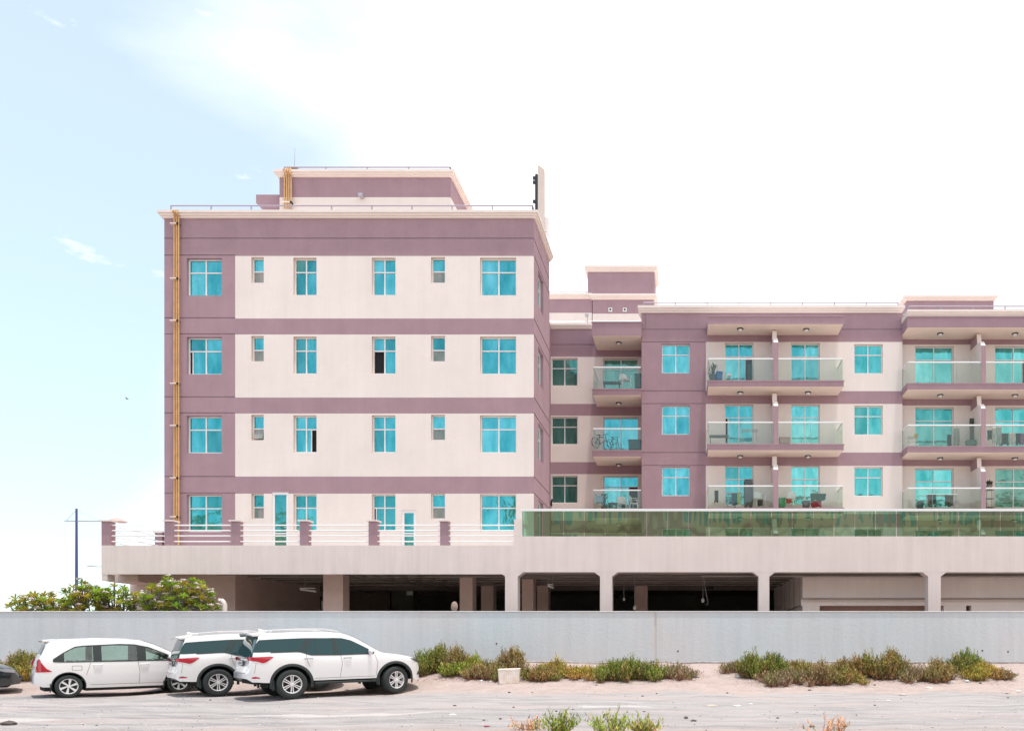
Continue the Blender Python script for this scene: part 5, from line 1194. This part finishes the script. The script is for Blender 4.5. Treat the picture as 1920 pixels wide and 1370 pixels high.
def place(X, Y, deg, name, label, steer=0, rax=0, wb=2.7, sc=1.0, dz=0):
    a = radians(deg); z0 = zg(X, Y); z1 = zg(X+wb*cos(a), Y+wb*sin(a)); z0 = max(z0, -.06)
    o = bpy.data.objects.new(name, None); COL.objects.link(o); o.rotation_mode = 'XYZ'
    o.location = (X, Y, z0+dz-.01); o.rotation_euler = (0, -math.atan2(z1-z0, wb), a); o.scale = (sc,)*3; ORG[o] = Vector((0, 0, 0)); return tag(o, label, 'car')
def squeeze(root, a, ka, b, kb):
    seen = set()
    for o in root.children_recursive:
        if o.data and o.data.name not in seen:
            seen.add(o.data.name)
            for v in o.data.vertices:
                if v.co.x < a: v.co.x = a+(v.co.x-a)*ka
                elif v.co.x > b: v.co.x = b+(v.co.x-b)*kb
# --- large off-roader
suv_bot = [(-1.14, .56), (-1.0, .47), (-.6, .44), (.5, .46), (2.2, .46), (3.2, .42), (3.5, .36), (3.69, .44)]
SUV = dict(top=[(-1.15, .70), (-1.12, .80), (-1.06, .86), (-1.03, 1.02), (-1.0, 1.20), (-.90, 1.47), (-.80, 1.69), (-.66, 1.75), (.1, 1.79), (.9, 1.80), (1.35, 1.76), (1.65, 1.66), (1.95, 1.48), (2.35, 1.23), (2.52, 1.18), (3.0, 1.12), (3.35, 1.04), (3.52, .96), (3.62, .84), (3.68, .66), (3.70, .56)], bot=suv_bot,
    plan=[(-1.15, .70), (-1.1, .80), (-1.0, .875), (-.7, .915), (0, .9275), (2.9, .9275), (3.2, .89), (3.45, .80), (3.6, .68), (3.70, .50)], sec=[(.3, .955), (.5, .975), (.75, .995), (.95, 1.0), (1.10, .985), (1.2, .955), (1.45, .875), (1.72, .79), (1.9, .74)], axles=[(0, 0), (2.745, 0)], ar=.475, ae=1.0, rz=.385, rr=.13, ne=3.0, sm=.035, wd=.9275, paint=paint_w, open=False, holes=[])
def suv(X, Y, deg, label, steer, sc=1.0):
    r = place(X, Y, deg, 'parked_car', label, wb=2.745, sc=sc); c = Car(**SUV); c.build_body(r); c.wells(r)
    hi = [(-.86, 1.40), (-.70, 1.545), (-.4, 1.575), (.3, 1.60), (1.3, 1.595), (1.55, 1.53), (1.80, 1.40), (2.12, 1.22), (2.2, 1.17)]
    lo = [(-.98, 1.24), (-.80, 1.235), (.10, 1.25), (.22, 1.245), (.48, 1.155), (1.2, 1.145), (2.2, 1.165)]
    hi2 = [(-.98, 1.25), (-.90, 1.42), (-.80, 1.555)]+hi[2:]
    c.sides('side_window', cglass, r, -.975, 2.16, lo, hi2, off=.006, nz=8)
    for (xa, za), (xb, zb_), w_ in (((.22, 1.25), (.46, 1.60), .035), ((.32, 1.25), (.56, 1.60), .02), ((1.13, 1.15), (1.10, 1.60), .05), ((.60, 1.16), (.63, 1.60), .014)):
        for sd_ in (-1, 1):
            m = MB(); rows = []
            for i in range(9):
                t = i/8; x = xa+(xb-xa)*t; z = za+(zb_-za)*t; rows.append([(x-w_, sd_*(c.w(x, z)+.010), z), (x+w_, sd_*(c.w(x, z)+.010), z)])
            m.grid(rows); m.build('window_pillar', trimk, r)
    c.sides('belt_trim', trimk, r, -.5, 2.14, [(x, z-.022) for x, z in lo], [(x, z+.004) for x, z in lo], off=.009, nz=2)
    c.topp(-1.012, -.79, lambda x: .975*c.w(x, c.zs(x)), off=.008, ny=24).build('rear_window', cglass, r, True, ang=60)
    c.topp(1.62, 2.30, lambda x: .60+.12*(x-1.62)/.68, off=.006).build('windshield', cglass, r, True, ang=60)
    m = MB(); rows = []
    for i in range(9):
        x = -1.07+.42*i/8; zz = 1.72+.055*i/8; th = .02+.035*i/8
        rows.append([(x+.10*(abs(y)/.66)**3, y, zz+.02-.05*(abs(y)/.7)**3) for y in [-.69+1.38*j/12 for j in range(13)]]+[(x+.02+.10*(abs(y)/.66)**3, y, zz-th-.05*(abs(y)/.7)**3) for y in [.69-1.38*j/12 for j in range(13)]]); rows[-1].append(rows[-1][0])
    m.grid(rows); m.face(rows[0][:-1]); m.build('rear_spoiler', paint_w, r, True, ang=50)
    m = MB(); rows = []
    for i in range(7):
        t = i/6; rr_ = .055*(1-t)+.012; x = -.42+.20*(1-t); rows.append([(-.60+.26*t, rr_*cos(a)*.6, 1.80+.07*(1-t)*max(0, sin(a))) for a in [pi*k/8 for k in range(9)]])
    m.grid(rows); m.build('roof_aerial', paint_w, r, True)
    for sd_ in (-1, 1):
        m = MB(); y = .60; pts = [(-.45, sd_*y, 1.755), (-.38, sd_*y, 1.815), (.2, sd_*y, 1.845), (.9, sd_*(y-.01), 1.845), (1.2, sd_*(y-.02), 1.80), (1.30, sd_*(y-.02), 1.75)]; m.tube(pts, .018, 7); m.build('roof_rail', mat('silver_rail', (.62, .6, .6), .35, .5), r, True)
    # tail lamps wrap round the corner
    c.sides('tail_light', redl, r, -1.06, -.44, [(-1.06, 1.03), (-.86, 1.0), (-.72, .955), (-.62, .985), (-.44, 1.10)], [(-1.06, 1.115), (-.8, 1.12), (-.5, 1.13), (-.44, 1.115)], off=.010, nz=5)
    for sd_ in (-1, 1):
        m = MB(); rows = []
        for i in range(5):
            z = 1.02+.10*i/4; x = -1.03+.14*(z-1.02)-.035; rows.append([(x+.12*(abs(y)/.82)**6, sd_*y, z) for y in (.45, .6, .7, .78, .83)])
        m.grid(rows); m.build('tail_light', redl, r, True)
    c.sides('reflector', redl, r, -1.02, -.80, [(-1.02, .56), (-.8, .56)], [(-1.02, .60), (-.93, .615), (-.8, .585)], off=.006, nz=2)
    m = MB(); m.box(-1.125, -1.095, -.30, .30, .90, 1.04); p = m.build('plate_holder', trimk, r); m = MB(); m.box(-1.129, -1.1255, -.27, .27, .915, 1.025, 0)
    for k in range(6): m.box(-1.1315, -1.1292, -.22+.075*k, -.185+.075*k, .935, 1.0, 1)
    m.build('number_plate', [plate_m, trimk], p)
    m = MB(); m.box(-1.085, -1.06, -.32, .32, 1.085, 1.12); m.build('tailgate_garnish', chrome, r, bevel=.006)
    m = MB(); rows = []
    for sd_ in (-1, 1):
        m.tube([(-1.07, sd_*.70, .86), (-1.065, sd_*.62, .70), (-1.14, sd_*.5, .70)], .006, 5)
    m.tube([(-1.02, -.70, 1.18), (-1.085, -.73, .88)], .005, 5); m.tube([(-1.155, -.64, .70), (-1.155, .64, .70)], .008, 5)
    m.build('tailgate_gap', seam, r)
    c.sides('headlight', mat('dark_headlight', (.06, .07, .10), .08, .2, coat=1), r, 3.18, 3.60, [(3.18, .985), (3.38, .90), (3.60, .84)], [(3.18, 1.0), (3.4, .975), (3.60, .905)], off=.008, nz=4)
    c.sides('front_vent', trimk, r, 3.48, 3.60, [(3.48, .50), (3.6, .52)], [(3.48, .53), (3.6, .64)], off=.006, nz=2)
    m = MB(); m.box(3.685, 3.715, -.42, .42, .50, .78); m.build('grille', trimk, r, bevel=.01)
    c.arch(r, .472, .545, trimk, off=.010)
    for sd_ in (-1, 1):
        m = MB(); m.box(.56, 2.2, sd_*.80, sd_*.945, .36, .42); m.build('side_step', trimk, r, bevel=.015)
    for ax in (-.43, 2.30):
        for sd_ in (-1, 1): m = MB(); m.box(ax-.02, ax, sd_*.70, sd_*.90, .24, .50); m.build('mud_flap', trimk, r)
    c.seams(r, [[(.36, 1.19), (.38, 1.0), (.44, .84)], [(1.24, 1.14), (1.28, .9), (1.22, .52)], [(2.16, 1.14), (2.24, .9), (2.20, .55)], [(.56, .52), (2.18, .52)], [(-.95, .70), (-.9, .97)]])
    handle(c, r, .42, 1.055, chrome); handle(c, r, 1.42, 1.05, chrome); mirror(c, r, 2.02, 1.21, paint_w, 1.0)
    for ax, st_ in ((0, 0), (2.745, steer)):
        for sd_ in (-1, 1): wheel(r, ax, sd_*.80, .385, .385, .25, .245, 'six', st_, sd_)
    squeeze(r, -.5, .86, 3.22, .78)
suv(-11.44, 22.62, 40.5, 'white off-roader in front, its nose pointing right at the shrubs', radians(14), 1.035)
suv(-14.0, 23.6, 39.5, 'white off-roader in the middle, half hidden behind the front one', 0, .995)
# --- minivan
MPV = dict(top=[(-.80, .62), (-.77, .86), (-.70, 1.05), (-.62, 1.24), (-.50, 1.50), (-.42, 1.60), (-.25, 1.64), (.6, 1.68), (1.3, 1.665), (1.75, 1.61), (2.05, 1.50), (2.5, 1.26), (2.75, 1.11), (2.95, 1.04), (3.2, .96), (3.35, .86), (3.44, .70), (3.46, .5)], bot=[(-.80, .40), (-.6, .31), (0, .27), (.5, .25), (2.2, .25), (3.1, .26), (3.46, .32)],
    plan=[(-.80, .60), (-.74, .70), (-.62, .775), (-.3, .82), (.2, .83), (2.7, .83), (3.1, .77), (3.3, .68), (3.46, .5)], sec=[(.2, .94), (.4, .98), (.65, 1.0), (.88, .99), (1.02, .97), (1.25, .905), (1.55, .82), (1.7, .77)], axles=[(0, 0), (2.655, 0)], ar=.385, ae=1.0, rz=.315, rr=.13, ne=2.7, sm=.04, wd=.83, paint=paint_w, open=True)
mlo = [(-.36, 1.00), (-.2, .985), (.2, .98), (2.3, .98), (2.72, .985)]
mhi = [(-.36, 1.06), (-.12, 1.25), (.15, 1.42), (.35, 1.45), (1.2, 1.49), (1.55, 1.475), (1.9, 1.39), (2.3, 1.20), (2.62, 1.03), (2.72, 1.0)]
wins_ = [(-.12, .58), (.74, 1.62), (1.80, 2.52)]
def minivan():
    r = place(-17.85, 22.95, 43.0, 'minivan', 'white minivan with clear green windows at left, red tail lamp on its corner', wb=2.655, sc=1.0)
    holes = [(a, b, [(x, z+.0) for x, z in mlo], mhi) for a, b in wins_]
    c = Car(**MPV, holes=holes); c.build_body(r); c.wells(r)
    # black surround and pillars
    m = MB(); hin = [(x, z-.035) for x, z in mhi]; lin = [(x, z+.03) for x, z in mlo]
    c.side(-.34, 2.70, mlo, lin, off=.007, nz=2, mb=m); c.side(-.30, 2.66, hin, mhi, off=.007, nz=2, mb=m)
    for a, b in ((-.34, -.09), (.56, .76), (1.60, 1.82), (2.50, 2.68)): c.side(a, b, mlo, mhi, off=.009, nz=5, mb=m, nx=5)
    m.build('window_pillar', trimk, r, True, ang=50)
    for a, b in wins_:
        c.sides('side_window', mglass, r, a, b, lin, hin, off=.004, nz=6)
    m = MB()
    for x in (.62, 1.62):
        for y in (-.42, .42):
            m.box(x-.05, x+.06, y-.2, y+.2, .5, 1.0); m.box(x-.04, x+.03, y-.11, y+.11, 1.02, 1.20)
    m.box(-.1, 2.3, -.75, .75, .45, .5); m.build('seats', seatm, r, bevel=.03)
    c.topp(1.80, 2.66, lambda x: .55+.1*(x-1.8)/.86, off=.006).build('windshield', cglass, r, True, ang=60)
    c.topp(-.62, -.50, lambda x: .9*c.w(x, c.zs(x)), off=.008).build('rear_window', cglass, r, True, ang=60)
    m = MB(); rows = []
    for i in range(7):
        x = -.60+.30*i/6; zz = 1.61+.02*i/6; th = .015+.03*i/6; ys = [-.60+1.2*j/10 for j in range(11)]
        rows.append([(x+.05*(abs(y)/.6)**3, y, zz+.02-.03*(abs(y)/.6)**3) for y in ys]+[(x+.015, y, zz-th-.03*(abs(y)/.6)**3) for y in reversed(ys)]); rows[-1].append(rows[-1][0])
    m.grid(rows); m.face(rows[0][:-1]); m.build('rear_spoiler', paint_w, r, True, ang=50)
    c.sides('tail_light', redl, r, -.755, -.36, [(-.755, .72), (-.36, .73)], [(-.755, .98), (-.67, 1.12), (-.62, .98), (-.5, .82), (-.36, .735)], off=.008, nz=5, nx=12)
    c.sides('tail_light', clearl, r, -.78, -.73, [(-.78, .90), (-.73, .88)], [(-.78, 1.02), (-.73, 1.08)], off=.012, nz=3)
    c.arch(r, .372, .398, trimk, off=.006, name='wheel_arch'); 
    for ax in (-.40, 2.26):
        for sd_ in (-1, 1): m = MB(); m.box(ax-.02, ax, sd_*.62, sd_*.81, .16, .40); m.build('mud_flap', trimk, r)
    c.seams(r, [[(.50, .97), (.46, .82), (.42, .70), (.40, .62)], [(1.62, .97), (1.66, .7), (1.64, .34)], [(2.62, .97), (2.66, .75), (2.28, .36)], [(.5, .34), (2.26, .34)], [(.08, .88), (.30, .88)], [(.30, .88), (.30, .76)], [(.30, .76), (.08, .76)], [(.08, .76), (.08, .88)]])
    handle(c, r, .66, .895, paint_w); handle(c, r, 1.78, .89, paint_w); mirror(c, r, 2.42, 1.08, paint_w)
    for ax in (0, 2.655):
        for sd_ in (-1, 1): wheel(r, ax, sd_*.725, .315, .315, .19, .215, 'twist', 0, sd_)
    squeeze(r, -.35, .88, 9, 1)
minivan()
# --- black saloon at the left edge
SED = dict(top=[(-1.0, .6), (-.95, .95), (-.5, 1.05), (-.1, 1.15), (.6, 1.40), (1.2, 1.43), (1.7, 1.33), (2.3, 1.03), (2.6, .95), (3.0, .88), (3.3, .79), (3.44, .68), (3.52, .52), (3.54, .40)], bot=[(-1.0, .4), (0, .22), (2.2, .22), (3.1, .2), (3.54, .26)],
    plan=[(-1.0, .6), (-.7, .8), (0, .88), (2.7, .88), (3.1, .83), (3.35, .70), (3.54, .45)], sec=[(.2, .95), (.5, .99), (.7, 1.0), (.9, .97), (1.4, .72), (1.5, .7)], axles=[(0, 0), (2.65, 0)], ar=.375, ae=1.0, rz=.315, rr=.14, ne=2.4, sm=.04, wd=.88, paint=paint_k, open=False, holes=[])
def saloon():
    r = place(-23.55, 22.75, 37, 'parked_car', 'black car at the left picture edge, only its front end showing', wb=2.65); c = Car(**SED); c.build_body(r); c.wells(r)
    c.sides('side_window', cglass, r, -.4, 2.2, [(-.4, .93), (2.2, .93)], [(-.4, 1.0), (.3, 1.22), (1.2, 1.27), (1.7, 1.17), (2.2, .95)], off=.006)
    c.topp(1.65, 2.4, .6, off=.006).build('windshield', cglass, r, True)
    c.sides('headlight', clearl, r, 2.98, 3.42, [(2.98, .70), (3.2, .63), (3.42, .60)], [(2.98, .73), (3.2, .745), (3.42, .68)], off=.008, nz=4)
    c.sides('side_stripe', redl, r, 2.5, 3.02, [(2.5, .70), (3.02, .71)], [(2.5, .73), (3.02, .745)], off=.007, nz=2)
    m = MB(); m.box(3.52, 3.55, -.4, .4, .38, .5); m.build('grille', trimk, r, bevel=.01)
    mirror(c, r, 2.1, .98, paint_k)
    for ax in (0, 2.65):
        for sd_ in (-1, 1): wheel(r, ax, sd_*.77, .315, .315, .2, .2, 'twist', 0, sd_)
saloon()
